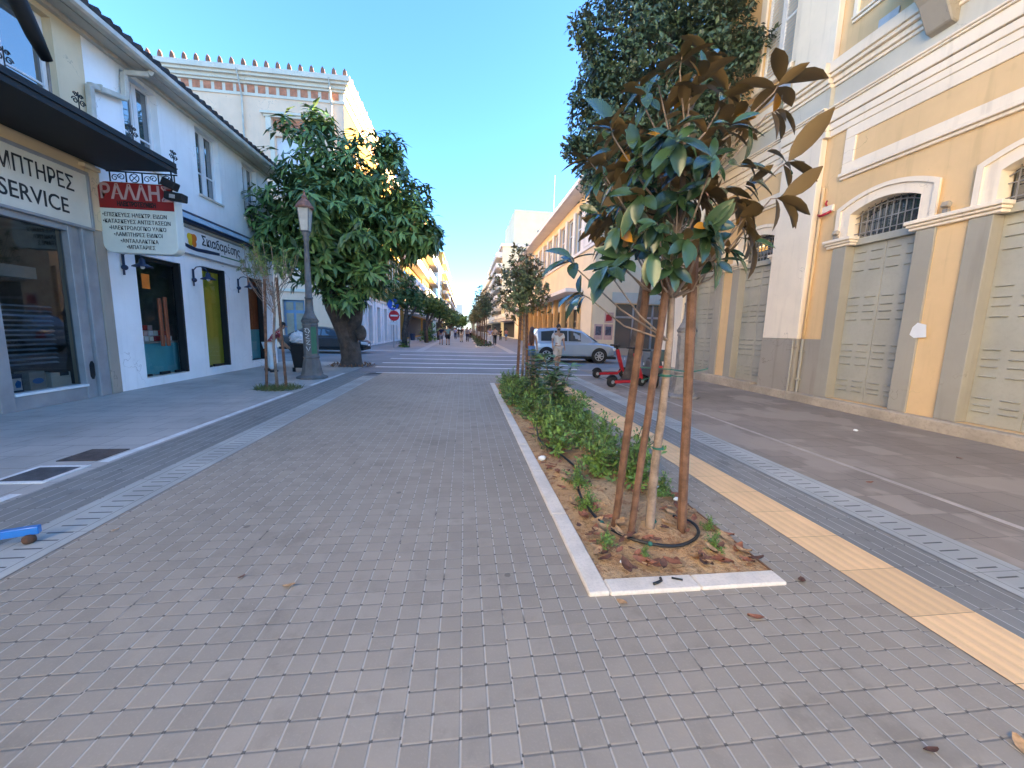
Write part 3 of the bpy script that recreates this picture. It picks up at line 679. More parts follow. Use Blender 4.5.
o = mb.build('display_shelf', m_dark); tag(o, 'dark shelving unit standing inside the electrical shop', 'shelf')
MB()
o = MB().box(LX-.5, LX-.3, 6.95, 8.1, 2.22, 2.42).build('lamp_tray', m_int_w); tag(o, 'pale horizontal lighting tray behind the shop window glass', 'display')
# fascia sign board
sb = thing('shop_sign', 'white fascia board with large black Greek letters and the word SERVICE', 'sign', (LX+.05, 6, 3.3))
mb = MB(); mb.box(LX+.004, LX+.08, 2.5, 8.82, 3.30, 4.27); mb.build('board', m_board, sb)
mb = MB()
for a, b, c, d in ((2.45, 8.86, 4.272, 4.33), (2.45, 8.86, 3.25, 3.298), (8.822, 8.87, 3.298, 4.272)): mb.box(LX+.004, LX+.11, a, b, c, d)
mb.build('frame', m_alu, sb, bevel=.006)
text('lettering', 'ΛΑΜΠΤΗΡΕΣ', .375, m_ink, sb, (LX+.083, 8.57, 3.885), (0,1,0), (0,0,1), 'RIGHT', bold=.003, fit=1.58)
text('lettering', 'SERVICE', .375, m_ink, sb, (LX+.083, 8.42, 3.46), (0,1,0), (0,0,1), 'RIGHT', bold=.003, fit=1.10)
# canopy
cn = thing('canopy', 'black metal shop canopy with wrought iron scroll edge over the fascia sign', 'canopy', (LX, 6, 4.5))
mb = MB(); mb.prism([(LX+.11, 4.52), (-5.95, 4.58), (-5.95, 4.70), (LX+.11, 5.05)], lambda u, v, d: (u, d, v), 1.5, 9.25); mb.build('roof', m_black, cn)
mb = MB(); mb.box(-5.949, -5.91, 1.5, 9.25, 4.54, 4.74); mb.tube([(-5.90, 1.5, 4.64), (-5.90, 9.25, 4.64)], .012, 6); mb.build('fascia', m_black, cn)
mb = MB()
def scroll(mb, c, ux, r, turns=1.3, sgn=1):
    c, ux = Vector(c), Vector(ux); pts = []
    for i in range(15):
        a = turns*2*PI*i/14; q = r*(1-.75*i/14); pts.append(c+ux*(q*math.cos(a)*sgn)+Vector((0,0,q*math.sin(a))))
    mb.tube(pts, .008, 5)
x0, x1 = LX+.1, -5.92
for z in (4.30, 4.52): mb.bar((x0, 9.26, z), (x1, 9.26, z), .022)
for k in range(5):
    x = x0+.06+(x1-x0-.12)*k/4; mb.bar((x, 9.26, 4.30), (x, 9.26, 4.52), .018)
    if k < 4:
        xm = x+(x1-x0-.12)/8
        if k in (1, 3): 
            mb.tube([(xm+.085*math.cos(a), 9.26, 4.41+.085*math.sin(a)) for a in np.linspace(0, 2*PI, 13)], .009, 5); mb.bar((xm-.06, 9.26, 4.35), (xm+.06, 9.26, 4.47), .01); mb.bar((xm-.06, 9.26, 4.47), (xm+.06, 9.26, 4.35), .01)
        else: scroll(mb, (xm-.06, 9.26, 4.40), (1,0,0), .07); scroll(mb, (xm+.06, 9.26, 4.42), (1,0,0), .07, sgn=-1)
mb.build('end_scrollwork', m_black, cn)
for k in range(7):
    y = 9.2-.98*k; mb = MB()
    mb.tube([(-5.92, y, 4.72), (-5.92, y, 4.98)], .008, 5)
    for s in (-1, 1): scroll(mb, (-5.92, y+s*.06, 4.84), (0,1,0), .05, sgn=s); scroll(mb, (-5.92, y+s*.045, 4.93), (0,1,0), .035, sgn=s)
    mb.build('cresting_scroll', m_black, cn)

pts = [(-6.55, 7.55, 5.55), (-6.5, 7.35, 5.75), (-6.45, 7.1, 6.1), (-6.45, 6.8, 6.4), (-6.45, 6.4, 6.6), (-6.45, 5.9, 6.7)]
MB().tube(pts, [.07, .10, .11, .11, .10, .08], 10).build('curved_black_tube', m_black, cn, smooth=True)  # thick black curved tube above the canopy
mb = MB(); mb.tube([(-6.55, 7.55, 5.55), (-6.6, 7.6, 4.95)], .02); mb.build('tube_stem', m_iron_l, cn)
# projecting sign
ps = thing('projecting_sign', 'red and white projecting lightbox sign listing electrical repairs in Greek', 'sign', (-6.6, 9.1, 2.9))
def rrect(x0, x1, z0, z1, r, n=6, corners=(1,1,1,1)):
    pts = []
    for (cx_, cz_, a0, on) in ((x1-r, z1-r, 0, corners[0]), (x0+r, z1-r, 90, corners[1]), (x0+r, z0+r, 180, corners[2]), (x1-r, z0+r, 270, corners[3])):
        if not on: 
            pts.append((x1 if a0 in (0, 270) else x0, z1 if a0 < 180 else z0)); continue
        for i in range(n+1):
            a = math.radians(a0+90*i/n); pts.append((cx_+r*math.cos(a), cz_+r*math.sin(a)))
    return pts
SX0, SX1, SZ0, SZ1, SY = -7.29, -5.90, 2.90, 4.27, 9.08
F = lambda u, v, d: (u, SY-d, v)
MB().prism(rrect(SX0, SX1, SZ0, SZ1, .17, corners=(1, 1, 1, 1)), F, -.22, 0).build('lightbox', m_signw, ps, bevel=.01)
ZR = 3.76
MB().prism([(u, max(v, ZR)) for u, v in rrect(SX0+.012, SX1-.012, ZR-.5, SZ1-.012, .16)], F, .001, .006).build('red_field', m_signred, ps)
text('lettering', 'ΡΑΛΛΗΣ', .385, m_pinkletter, ps, (SX0+.045, SY-.010, 3.945), (1,0,0), (0,0,1), bold=.010, fit=1.30)
for i, (xx, s) in enumerate(((0, 1),)):
    text('small_lettering', 'ΗΛΕΚΤΡΟΤΕΧΝΙΚΗ', .12, m_ink, ps, (SX0+.34, SY-.010, 3.81), (1,0,0), (0,0,1), bold=.006, fit=.70)
for body, x, z in (('•ΕΠΙΣΚΕΥΕΣ ΗΛΕΚΤΡ. ΕΙΔΩΝ', .03, 3.60), ('•ΚΑΤΑΣΚΕΥΕΣ ΑΝΤΙΣΤΑΣΕΩΝ', .03, 3.475), ('•ΗΛΕΚΤΡΟΛΟΓΙΚΟ ΥΛΙΚΟ', .13, 3.35), ('•ΛΑΜΠΤΗΡΕΣ ΕΙΔΙΚΟΙ', .20, 3.225), ('•ΑΝΤΑΛΛΑΚΤΙΚΑ', .31, 3.10), ('•ΜΠΑΤΑΡΙΕΣ', .41, 2.98)):
    text('list_lettering', body, .108, m_ink, ps, (SX0+x+.02, SY-.006, z), (1,0,0), (0,0,1), bold=.0, xs=.80)
mb = MB(); mb.tube([(LX, SY+.1, 3.3), (SX0, SY+.1, 3.3)], .02); mb.tube([(LX, SY+.1, 4.1), (SX0, SY+.1, 4.1)], .02); mb.tube([(-6.9, SY+.1, SZ1), (-6.9, SY+.1, 4.30)], .012); mb.build('bracket', m_black, ps)
fl = thing('floodlight', 'black floodlight with spread lamp heads at the corner of the projecting sign', 'lamp', (-5.95, 9.0, 4.1))
MB().tube([(-5.93, 9.10, 4.54), (-5.86, 9.02, 4.2), (-5.90, 8.98, 4.08)], .014, 6).build('arm', m_black, fl)
MB().obox((-5.86, 8.94, 4.24), (1,0,-.45), (0,1,0), (.45,0,1), .13, .08, .08).build('lamp_housing', m_black, fl, bevel=.015)
h = MB().obox((-5.76, 8.92, 4.00), (1,0,-.12), (0,1,.0), (.12,0,1), .17, .09, .075).build('lamp_head', m_black, fl, bevel=.015)
MB().obox((-5.77, 8.826, 3.99), (1,0,-.12), (0,1,0), (.12,0,1), .05, .004, .035).build('lamp_glass', m_alu, h)

wh = thing('white_house', 'two storey white house with three tall glazed doors and dark tiled eaves', 'house', (LX, 12.5, 0))
D1, D2, D3 = (9.88, 11.28), (12.12, 13.16), (14.42, 15.36)
mb = MB(); wall(mb, (LX,0,0), (0,1,0), (1,0,0), 9.152, 16.25, 0, 7.0, [(D1[0], D1[1], .2, 3.02), (D2[0], D2[1], .22, 3.10), (D3[0], D3[1], .24, 3.10), (9.98, 10.98, 5.06, 6.82), (12.30, 13.30, 5.06, 6.82), (14.55, 15.45, 5.06, 6.80)], .22)
mb.add([(LX,16.25,0),(LX-9,16.25,0),(LX-9,16.25,7),(LX,16.25,7)], [(0,1,2,3)]); mb.box(LX-9, LX-3.6, 9.153, 16.249, 0, 7.0)
mb.add([(LX,16.25,7.0),(LX-4.5,16.25,8.6),(LX-9,16.25,7.0)], [(2,1,0)])
mb.build('wall', m_white, wh)
roof_eaves(wh, 9.2, 16.45)
for a, b, c, d in ((9.98, 10.98, 5.06, 6.82), (12.30, 13.30, 5.06, 6.82), (14.55, 15.45, 5.06, 6.80)): win2(wh, a, b, c, d)
mb = MB(); room(mb, D1[0]-.6, D1[1]+.5, .2, 3.2, 2.6, .22); mb.build('interior', m_grey, wh)
mb = MB(); room(mb, D2[0]-.002, D2[1]+.002, .2, 3.2, .6, .22); mb.build('interior', m_dark, wh)
mb = MB(); room(mb, D3[0]-.002, D3[1]+.002, .2, 3.2, .6, .22); mb.build('interior', m_dark, wh)
for (a, b), zt in ((D1, 3.02), (D2, 3.10), (D3, 3.10)):
    mb = MB()
    mb.box(LX-.17, LX-.10, a, a+.05, .22, zt); mb.box(LX-.17, LX+.004, b-.07, b, .22, zt); mb.box(LX-.17, LX-.10, a+.05, b-.07, zt-.10, zt)
    mb.box(LX-.15, LX-.10, a+.05, a+.30, .22, .27); mb.box(LX-.15, LX-.09, (a+b)/2-.12, (a+b)/2+.16, .22, .29); mb.box(LX-.15, LX-.10, b-.32, b-.07, .22, .28)
    d = mb.build('glass_door', m_black, wh)
    MB().add([TL(a+.05, .22, -.13), TL(b-.07, .22, -.13), TL(b-.07, zt-.1, -.13), TL(a+.05, zt-.1, -.13)], [(0,1,2,3)]).build('pane', m_glass, d)
    mb = MB(); bandL(mb, a+.001, b-.001, -.01, .21, -.01, .25); mb.build('threshold', m_kerb, d)
    if a == D1[0]:
        for yy in (10.52, 10.70): MB().box(LX-.10, LX-.06, yy, yy+.10, .92, 2.12 if yy > 10.6 else 2.08).build('handle', M('red_wood%d' % (yy > 10.6), (0.26, 0.07, 0.03), 0.5), d, bevel=.008)
        MB().box(LX-.128, LX-.122, 10.17, 10.40, 2.28, 2.62).build('sticker', m_orange, d)
ct = thing('shop_counter', 'turquoise counter behind the first glass door of the white house', 'counter', (LX-.8, 10.5, .2))
MB().box(LX-.8, LX-.30, 9.5, 11.6, .21, .98).build('front_panel', m_tq, ct, bevel=.01)
MB().box(LX-.85, LX-.27, 9.5, 11.6, .982, 1.03).build('top', m_int_w, ct, bevel=.008)
cols = [m_redp, m_white_p, m_signred, m_board, m_pinkletter]
k = 0
for row, n in ((0, 9), (1, 8), (2, 5), (3, 3)):
    for i in range(n):
        y = 9.92+i*.15+random.uniform(-.01, .01)
        if y > 11.2: continue
        o = MB().box(LX-.55, LX-.33, y, y+.12, 1.035+row*.135, 1.155+row*.135).build('gift_box', cols[(i*2+row*3) % 5], bevel=.005)
        tag(o, 'small red or white box in the stack on the turquoise counter', 'box', 'red and white boxes on the counter')
p = MB().box(LX-.165, LX-.15, D2[0]+.06, D2[1]-.08, .24, 2.99).build('lime_screen', m_lime); tag(p, 'plain lime yellow screen behind the middle door of the white house', 'screen')
p = thing('brown_screen', 'brown screen with turquoise base behind the far door of the white house', 'screen', (LX-.3, 14.9, .24))
MB().box(LX-.165, LX-.15, D3[0]+.06, D3[1]-.08, 1.32, 2.99).build('upper_panel', m_brown, p); MB().box(LX-.165, LX-.145, D3[0]+.06, D3[1]-.08, .245, 1.318).build('lower_panel', m_tq, p)
# shop sign of the white house
s2 = thing('house_sign', 'long white shop sign with orange flower logo and dark Greek script', 'sign', (LX+.02, 12.8, 3.33))
MB().box(LX+.003, LX+.05, 11.40, 14.24, 3.34, 3.98).build('board', m_white_p, s2)
mb = MB()
for a, b, c, d in ((11.36, 14.28, 3.982, 4.02), (11.36, 14.28, 3.30, 3.338), (11.36, 11.398, 3.338, 3.982), (14.242, 14.28, 3.338, 3.982)): mb.box(LX+.003, LX+.07, a, b, c, d)
mb.build('frame', m_alu, s2, bevel=.004)
fw_ = MB()
for i, (dy, dz, r) in enumerate(((0,0,.15), (-.09,.05,.10), (.09,.06,.10), (-.07,-.08,.09), (.07,-.09,.09))):
    fw_.m = (i % 2); fw_.prism([(11.74+dy+r*math.cos(a), 3.72+dz+r*math.sin(a)) for a in np.linspace(0, 5.9, 14)], TL, .051+.001*i, .055+.001*i)
fw_.build('flower_logo', [m_orange, m_yel], s2)
MB().prism([(11.44, 3.50), (11.60, 3.46), (11.9, 3.44), (12.3, 3.46), (12.9, 3.50), (12.9, 3.58), (12.3, 3.56), (11.9, 3.53), (11.62, 3.56), (11.46, 3.58)], TL, .052, .057).build('dark_swoosh', m_navy, s2)
text('lettering', 'Σκιαδαρέσης', .36, m_ink, s2, (LX+.054, 12.12, 3.66), (0,1,0), (0,0,1), bold=.005, fit=1.85)
MB().box(LX+.051, LX+.053, 12.95, 14.1, 3.49, 3.53).build('green_line', m_green, s2)
aw = thing('awning_cassette', 'rolled up dark and pale blue awning above the white house sign', 'awning', (LX, 13, 4.1))
mb = MB(); mb.prism([(.0, 4.10), (.20, 4.10), (.22, 4.16), (.0, 4.18)], lambda u, v, d: (LX+u, d, v), 11.25, 14.75); mb.prism([(.0, 4.34), (.13, 4.34), (.10, 4.40), (.0, 4.40)], lambda u, v, d: (LX+u, d, v), 11.25, 14.75); mb.build('cassette', m_navy, aw)
mb = MB(); mb.prism([(.0, 4.182), (.20, 4.182), (.12, 4.338), (.0, 4.338)], lambda u, v, d: (LX+u, d, v), 11.26, 14.74); mb.build('fabric_roll', M('pale_blue_fabric', (0.40, 0.50, 0.58), 0.8), aw)
# gooseneck wall lamps
def gooseneck(y, label):
    l = thing('wall_lamp', label, 'lamp', (LX, y, 2.7), 'gooseneck lamps on the white house')
    MB().tube([TL(y, 2.50, .03), TL(y, 2.95, .03)], .02, 8).build('bracket', m_navy, l); MB().sphere(TL(y, 2.66, .05), .06).build('wall_mount', m_navy, l, smooth=True)
    pts = [TL(y, 2.7, .05), TL(y, 2.92, .05), TL(y, 3.0, .12), TL(y, 3.02, .22), TL(y, 2.98, .34), TL(y, 2.86, .40)]
    MB().tube(pts, .014, 8).build('arm', m_navy, l, smooth=True)
    MB().lathe([(.02, .18), (.05, .17), (.06, .08), (.17, .02), (.18, .0), (.16, .005), (.05, .07)], TL(y, 2.68, .40), 16).build('lamp_shade', m_navy, l, smooth=True)
    MB().sphere(TL(y, 2.68, .40), .04).build('bulb', m_white_p, l, smooth=True)
gooseneck(9.52, 'navy gooseneck wall lamp left of the first glass door, under the red sign')
gooseneck(11.70, 'navy gooseneck wall lamp between the first and lime yellow doors')
gooseneck(13.80, 'navy gooseneck wall lamp between the lime yellow and brown doors')
MB()
dp = thing('rainwater_pipe', 'pale square rainwater pipe bending from the gutter to the canopy', 'pipe', (LX, 9.6, 6))
mb = MB(); P_ = [(-6.88, 10.25, 6.97), (-6.92, 10.2, 6.86), (-7.24, 9.98, 6.74), (-7.24, 9.95, 6.22), (-7.24, 9.12, 6.02), (-7.24, 9.08, 4.6)]
for a, b in zip(P_[:-1], P_[1:]): mb.bar(a, b, .10, .10)
mb.build('pipe', m_gut, dp, bevel=.01)
mb = MB(); mb.box(LX, -7.17, 9.3, 9.33, 6.0, 6.14); mb.box(LX, -7.17, 9.02, 9.14, 5.3, 5.33); mb.build('clip', m_gut, dp)
# ------------------------------------------------------------------ across the junction: pink building
PY, PX = 27.0, -7.5
pk = thing('pink_building', 'tall pale pink neoclassical building with terracotta frieze and roof antefixes behind the tree', 'building', (PX, PY, 0))
TP = lambda u, v, d: (u, PY-d, v)
mb = MB(); wall(mb, (0,PY,0), (1,0,0), (0,-1,0), -34, PX, 0, 15.2, [(-11.7, -10.35, .1, 3.1), (-16.7, -15.5, .9, 3.1), (-11.6, -9.4, 9.4, 12.9), (-17.8, -15.6, 9.4, 12.9), (-11.4, -9.6, 5.0, 8.2)], .3)
WY = [29.6, 32.6, 35.6, 38.6, 41.6, 44.6]
mb.build('wall', m_pink, pk); mb = MB(); wall(mb, (PX,0,0), (0,1,0), (1,0,0), PY, 47, 0, 3.65, [(y-.65, y+.65, .1, 3.2) for y in WY], .35); mb.build('ground_floor_wall', m_white, pk); mb = MB(); wall(mb, (PX,0,0), (0,1,0), (1,0,0), PY, 47, 3.65, 15.2, [(y-.6, y+.6, 5.2, 8.2) for y in WY]+[(y-.6, y+.6, 9.8, 12.6) for y in WY], .35)
mb.box(-34, PX-.6, PY+.5, 47, 0, 15.2)
mb.build('street_wall', plaster('sun_gold_street_front', (0.42, 0.235, 0.06), .1), pk)  # gold of the evening sun is put into this side's plaster colour
mb = MB()
def bandP(z0, z1, d): mb.box(-34, PX+d, PY-d, PY+.3, z0, z1); mb.box(PX-.3, PX+d-.002, PY+.301, 47, z0, z1)
bandP(3.62, 3.8, .10); bandP(8.9, 9.05, .08); bandP(15.0, 15.16, .06); bandP(15.62, 15.75, .12); bandP(15.752, 15.95, .22); bandP(15.952, 16.1, .38); bandP(16.102, 16.38, .5)
mb.box(-34, PX-.3, PY+.3, 47, 16.1, 16.36)
mb.build('cornice', m_stone_cream, pk)
mb = MB(); mb.box(-34, PX-.001, PY-.001, PY+.25, 15.165, 15.615); mb.box(PX-.25, PX-.002, PY+.251, 47, 15.165, 15.615); mb.build('frieze', m_stone_cream, pk)
x = PX-.3; k = 0
while x > -22: MB().box(x-.40, x, PY-.03, PY-.002, 15.19, 15.59).build('terracotta_square', m_terra, pk); x -= .60
y = PY+.4
while y < 46: MB().box(PX+.0, PX+.03, y, y+.40, 15.19, 15.59).build('terracotta_square', m_terra, pk); y += .60
x = PX+.2; k = 0
while k < 30:
    MB().prism([(-.10, 0), (.10, 0), (.12, .14), (.08, .32), (0, .44), (-.08, .32), (-.12, .14)], lambda u, v, d: (x+u, PY-.40+d, 16.38+v), 0, .10).build('antefix', m_tile_r, pk); x -= .63; k += 1
for k in range(14):
    yy = PY+.6+k*1.2
    MB().prism([(-.10, 0), (.10, 0), (.12, .14), (.08, .32), (0, .44), (-.08, .32), (-.12, .14)], lambda u, v, d: (PX+.3+d, yy+u, 16.38+v), 0, .10).build('antefix', m_tile_r, pk)
for xc in (-10.5, -16.7):
    mb = MB(); mb.box(xc-1.75, xc+1.75, PY-.35, PY-.001, 14.0, 14.12); mb.box(xc-1.6, xc+1.6, PY-.25, PY-.001, 13.86, 13.998)
    for s in (-1, 1): mb.box(xc+s*1.35-.15, xc+s*1.35+.15, PY-.22, PY-.001, 13.1, 13.858); mb.box(xc+s*1.25-.12, xc+s*1.25+.12, PY-.08, PY-.001, 9.4, 13.098)
    mb.build('window_hood', m_stone_cream, pk); MB().box(xc-1.15, xc+1.15, PY-.03, PY-.001, 13.2, 13.8).build('terracotta_panel', m_terra, pk)
    mb = MB(); mb.box(xc-1.1, xc+1.1, PY+.2, PY+.25, 9.4, 12.9); mb.build('shutter', m_frame_w, pk)
MB().box(-11.4, -9.6, PY+.2, PY+.25, 5.0, 8.2).build('shutter', m_frame_w, pk)
dr = MB(); dr.box(-11.7, -10.35, PY+.16, PY+.22, .1, 3.1)
m_bdoor = M('blue_grey_door', (0.18, 0.28, 0.40), 0.6, 0.1)
d = dr.build('door', m_bdoor, pk); mb = MB()
for a in (-11.55, -10.95): mb.box(a, a+.45, PY+.14, PY+.16, 2.45, 2.95); mb.box(a, a+.45, PY+.14, PY+.16, .5, 2.25)
mb.build('door_panel', M('beige_door_panel', (0.34, 0.30, 0.22), 0.6), d)
MB().box(-16.7, -15.5, PY+.2, PY+.25, .9, 3.1).build('window', m_pane, pk)
for y in WY:
    mb = MB(); mb.box(PX-.32, PX-.28, y-.65, y+.65, .1, 3.2); mb.box(PX-.32, PX-.28, y-.6, y+.6, 5.2, 8.2); mb.box(PX-.32, PX-.28, y-.6, y+.6, 9.8, 12.6); mb.build('shutter', m_alu, pk)
    mb = MB()
    for z0, z1 in ((5.2, 8.3), (9.8, 12.7)):
        for s in (-1, 1): mb.box(PX+.001, PX+.06, y+s*.72-.1, y+s*.72+.1, z0, z1)
        mb.box(PX+.001, PX+.2, y-.95, y+.95, z1+.001, z1+.2)
    mb.build('window_surround', m_stone_cream, pk)
for i in range(7): yy = PY+1.2+3*i; MB().box(PX+.001, PX+.08, yy-.25, yy+.25, 0, 3.6).build('pilaster', m_white, pk)
mb = MB()
for xx in (-8.2, -13.3): mb.tube([(xx, PY-.1, 15.0), (xx, PY-.1, 3.9)], .05, 8); mb.tube([(xx, PY-.5, 16.2), (xx, PY-.1, 15.0)], .05, 8)
mb.build('downpipe', m_gut, pk)

# ------------------------------------------------------------------ right: long peach building beyond the junction
m_peach = plaster('peach_plaster', (0.84, 0.64, 0.42), 0.12, (0.4, 0.28, 0.18)); m_pale = plaster('pale_render', (0.80, 0.74, 0.68), 0.12)
m_orcol = plaster('orange_column', (0.62, 0.37, 0.16), 0.15)
BX, BY = 8.6, 25.6
lb = thing('peach_building', 'long low peach building with white framed windows and orange columns across the junction', 'building', (BX, BY, 0))
TB = lambda u, v, d: (BX-d, u, v)
wy = [29.8+2.5*i for i in range(14)]
mb = MB(); wall(mb, (BX,0,0), (0,1,0), (-1,0,0), BY, 66, 4.5, 11.4, [(y-.95, y+.95, 7.5, 10.6) for y in wy], .3)
wall(mb, (0,BY,0), (1,0,0), (0,-1,0), BX, 24, 0, 11.4, [(10.2, 15.2, .1, 3.5), (16.4, 20, .1, 3.5)], .3)
mb.box(BX+.5, 24, BY+.5, 66, 0, 11.4)
mb.box(BX, BX+.5, BY+.301, 28.4, 0, 4.5)
mb.build('wall', m_peach, lb)
mb = MB(); mb.box(BX-1.1, 25, BY-.7, 66.5, 11.42, 11.72); mb.box(BX-1.0, 25, BY-.6, 66.5, 11.722, 11.82); mb.build('roof', m_pale, lb)
mb = MB(); mb.box(BX-1.25, BX-.001, 28.3, 66, 4.45, 4.72); mb.build('canopy_slab', m_pale, lb)
mb = MB(); mb.box(BX-.12, BX-.001, BY-.12, 66, 7.3, 7.5); mb.box(BX, 24, BY-.12, BY-.001, 7.3, 7.5); mb.build('sill_band', m_pale, lb)
for i, y in enumerate(wy):
    mb = MB(); mb.box(BX-.10, BX+.02, y+.95, y+1.55, 7.502, 10.75); mb.build('pilaster', m_pale, lb)
    mb = MB(); 
    for yy in (y-.95, y-.05, y+.85): mb.box(BX+.16, BX+.24, yy, yy+.10, 7.5, 10.6)
    for zz in (7.5, 9.3, 10.5): mb.box(BX+.17, BX+.23, y-.95, y+.95, zz, zz+.09)
    f = mb.build('window', m_frame_w, lb); MB().add([TB(y-.95, 7.5, -.22), TB(y+.95, 7.5, -.22), TB(y+.95, 10.6, -.22), TB(y-.95, 10.6, -.22)], [(3,2,1,0)]).build('pane', m_pane, f)
mb = MB(); mb.box(BX-.05, BX-.001, 25.9, 28.2, 7.6, 10.7); mb.box(BX-.10, BX-.001, 28.2, 28.85, 7.502, 10.75); mb.build('blank_panel', m_pale, lb)
for i in range(13):
    y = 28.6+2.7*i
    MB().box(BX-.15, BX+.25, y-.25, y+.25, 0, 4.45).build('column', m_orcol, lb, bevel=.02)
    mb = MB(); mb.box(BX+.30, BX+.34, y+.25, y+2.45, .1, 3.3); f = mb.build('shopfront', m_pane, lb)
    mb = MB(); mb.box(BX+.2, BX+.36, y+.25, y+2.45, 3.3, 4.45); mb.build('shop_board', [m_pale, m_frieze, m_stone_cream][i % 3], f)
    mb = MB(); mb.box(BX+.26, BX+.30, y+1.2, y+1.28, .1, 3.3); mb.box(BX+.26, BX+.30, y+.3, y+2.4, 2.3, 2.4); mb.box(BX+.27, BX+.295, y+1.4, y+2.2, .2, 1.9); mb.build('shop_door', m_card, f)
sf = MB(); sf.box(10.2, 15.2, BY+.25, BY+.28, .1, 3.5); f = sf.build('shopfront', m_pane, lb)
mb = MB()
for a in (10.2, 11.5, 12.9, 15.1): mb.box(a, a+.10, BY+.15, BY+.25, .1, 3.5)
mb.box(10.2, 15.2, BY+.15, BY+.25, 2.55, 2.68); mb.build('shopfront_frame', m_alu, f)
MB().box(9.9, 15.5, BY-.08, BY-.001, 3.55, 4.25).build('shop_board', m_frieze, lb)
MB().box(16.4, 20, BY+.25, BY+.28, .1, 3.5).build('shopfront', m_pane, lb)
MB().box(BX+.02, 24, BY-.05, BY-.001, 0, .5).build('plinth', m_greydado, lb)
m_pst = M('poster_pink', (0.60, 0.36, 0.30), 0.6); m_psd = M('poster_photo', (0.09, 0.09, 0.12), 0.6, 0.5, 8)
for i, (xx, red) in enumerate(((8.75, 0), (9.45, 1))):
    p = thing('wall_poster', 'pink poster with dark photo on the peach wall, '+('nearest the corner' if i == 0 else 'with red print above, beside the shopfront'), 'poster', (xx, BY, 1.2), 'posters on the peach wall')
    MB().box(xx, xx+.62, BY-.012, BY-.002, 1.05, 2.1).build('sheet', m_pst, p); MB().box(xx+.1, xx+.52, BY-.015, BY-.0125, 1.35, 1.95).build('photo', m_psd, p)
    if red: 
        mb = MB(); mb.box(xx, xx+.62, BY-.011, BY-.003, 2.2, 2.9); mb.build('upper_sheet', m_pst, p)
        MB().prism([(xx+.08, 2.3), (xx+.5, 2.35), (xx+.54, 2.7), (xx+.3, 2.8), (xx+.1, 2.72)], lambda u, v, d: (u, BY-.013-d, v), 0, .002).build('red_print', m_redp, p)
an = thing('roof_antenna', 'thin television antenna mast on the peach building roof', 'antenna', (9.3, 42.4, 11.8))
MB().tube([(9.3, 42.4, 11.82), (9.3, 42.4, 17.8)], .035, 6).build('mast', m_alu, an)
mb = MB()
for k in range(7): mb.tube([(9.3-.3+.02*k, 42.4, 15.4+k*.36), (9.3+.1, 42.4, 15.5+k*.36)], .02, 5)
mb.build('antenna_rods', m_alu, an)

# ------------------------------------------------------------------ further blocks
def block(label, side, x, y0, y1, h, mat, floors, balc=True, depth=14, winw=1.2, par=.6, every=3.4, gf=3.6, roofmat=None, bmat=None, wmat=None):
    b = thing('apartment_block', label, 'building', (x, y0, 0)); s = 1 if side == 'R' else -1
    mb = MB(); mb.box(x, x+s*depth, y0, y1, 0, h); mb.build('wall', mat, b)
    mb = MB(); mb.box(x-s*.35, x+s*(depth+.2), y0-.3, y1+.3, h, h+par); mb.build('roof', roofmat or mat, b)
    fh = (h-gf)/floors
    every = max(every, (y1-y0)*floors/95)
    for f_ in range(floors):
        y = y0+1.6
        while y < y1-1:
            MB().box(x-s*.03, x+s*.1, y-winw/2, y+winw/2, gf+f_*fh+.5, gf+f_*fh+2.6).build('window', wmat or m_pane, b); y += every
    mb = MB(); mb.box(x-s*.04, x+s*.1, y0+.6, y1-.6, .2, 3.0); mb.build('shopfront', m_dark, b)
    MB().box(x-s*1.6, x-s*.001, y0+.3, y1-.3, 3.2, 3.4).build('canopy_slab', m_pale, b)
    if balc:
        for f_ in range(floors):
            z = gf+f_*fh
            q = MB(); q.box(x-s*1.4, x-s*.002, y0+.2, y1-.2, z-.05, z+.12); bl_ = q.build('balcony', m_pale, b)
            q = MB(); q.box(x-s*1.42, x-s*1.36, y0+.2, y1-.2, z+.25, z+1.05)
            for yy in (y0+.2, y1-.26): q.box(x-s*1.36, x-s*.01, yy, yy+.05, z+.25, z+1.05)
            q.build('railing', bmat or m_pale, bl_)
    return b
ap = block('cream apartment block with stacked balconies and blank side wall on the right', 'R', 8.4, 90, 122, 20.2, plaster('cream_render', (0.70, 0.63, 0.45), 0.08), 7, roofmat=m_pale, bmat=m_pale, wmat=m_brown)
mb = MB(); mb.box(10.9, 22.4, 90.01, 110, 20.81, 28.2); mb.build('penthouse', bpy.data.materials['cream_render'], ap)
mb = MB(); mb.box(16.2, 17.0, 89.9, 90, 19, 24); mb.build('slot_window', m_pane, ap)
mb = MB(); mb.box(10.2, 11.6, 89.2, 90, 3, 15.5); mb.build('grey_fin', m_frieze, ap)
for k in range(5): MB().box(12.6, 17.5, 88.6, 89.9, 5+3.2*k, 5.9+3.2*k).build('rear_balcony', m_frieze, ap)
block('pale white five storey block beyond the pink building on the left', 'L', -7.6, 50, 70, 13, bpy.data.materials['sun_gold_street_front'], 3)  # reuses the plaster that has sunlit gold in its colour
block('white rendered building with golden sunlit street front on the left', 'L', -7.6, 72, 96, 22, bpy.data.materials['sun_gold_street_front'], 5)
block('cream stone building with heavy cornice halfway down the left side', 'L', -7.8, 108, 135, 19.5, m_stone_cream, 5, balc=False, par=1.2)
block('tall sunlit ochre block far down the left side of the street', 'L', -7.8, 140, 190, 27, plaster('sun_gold_render', (0.50, 0.31, 0.09), 0.05), 7)  # sunlit gold is part of this render colour
block('narrow far pink block closing the left row', 'L', -7.8, 200, 300, 24, bpy.data.materials['sun_gold_street_front'], 6)
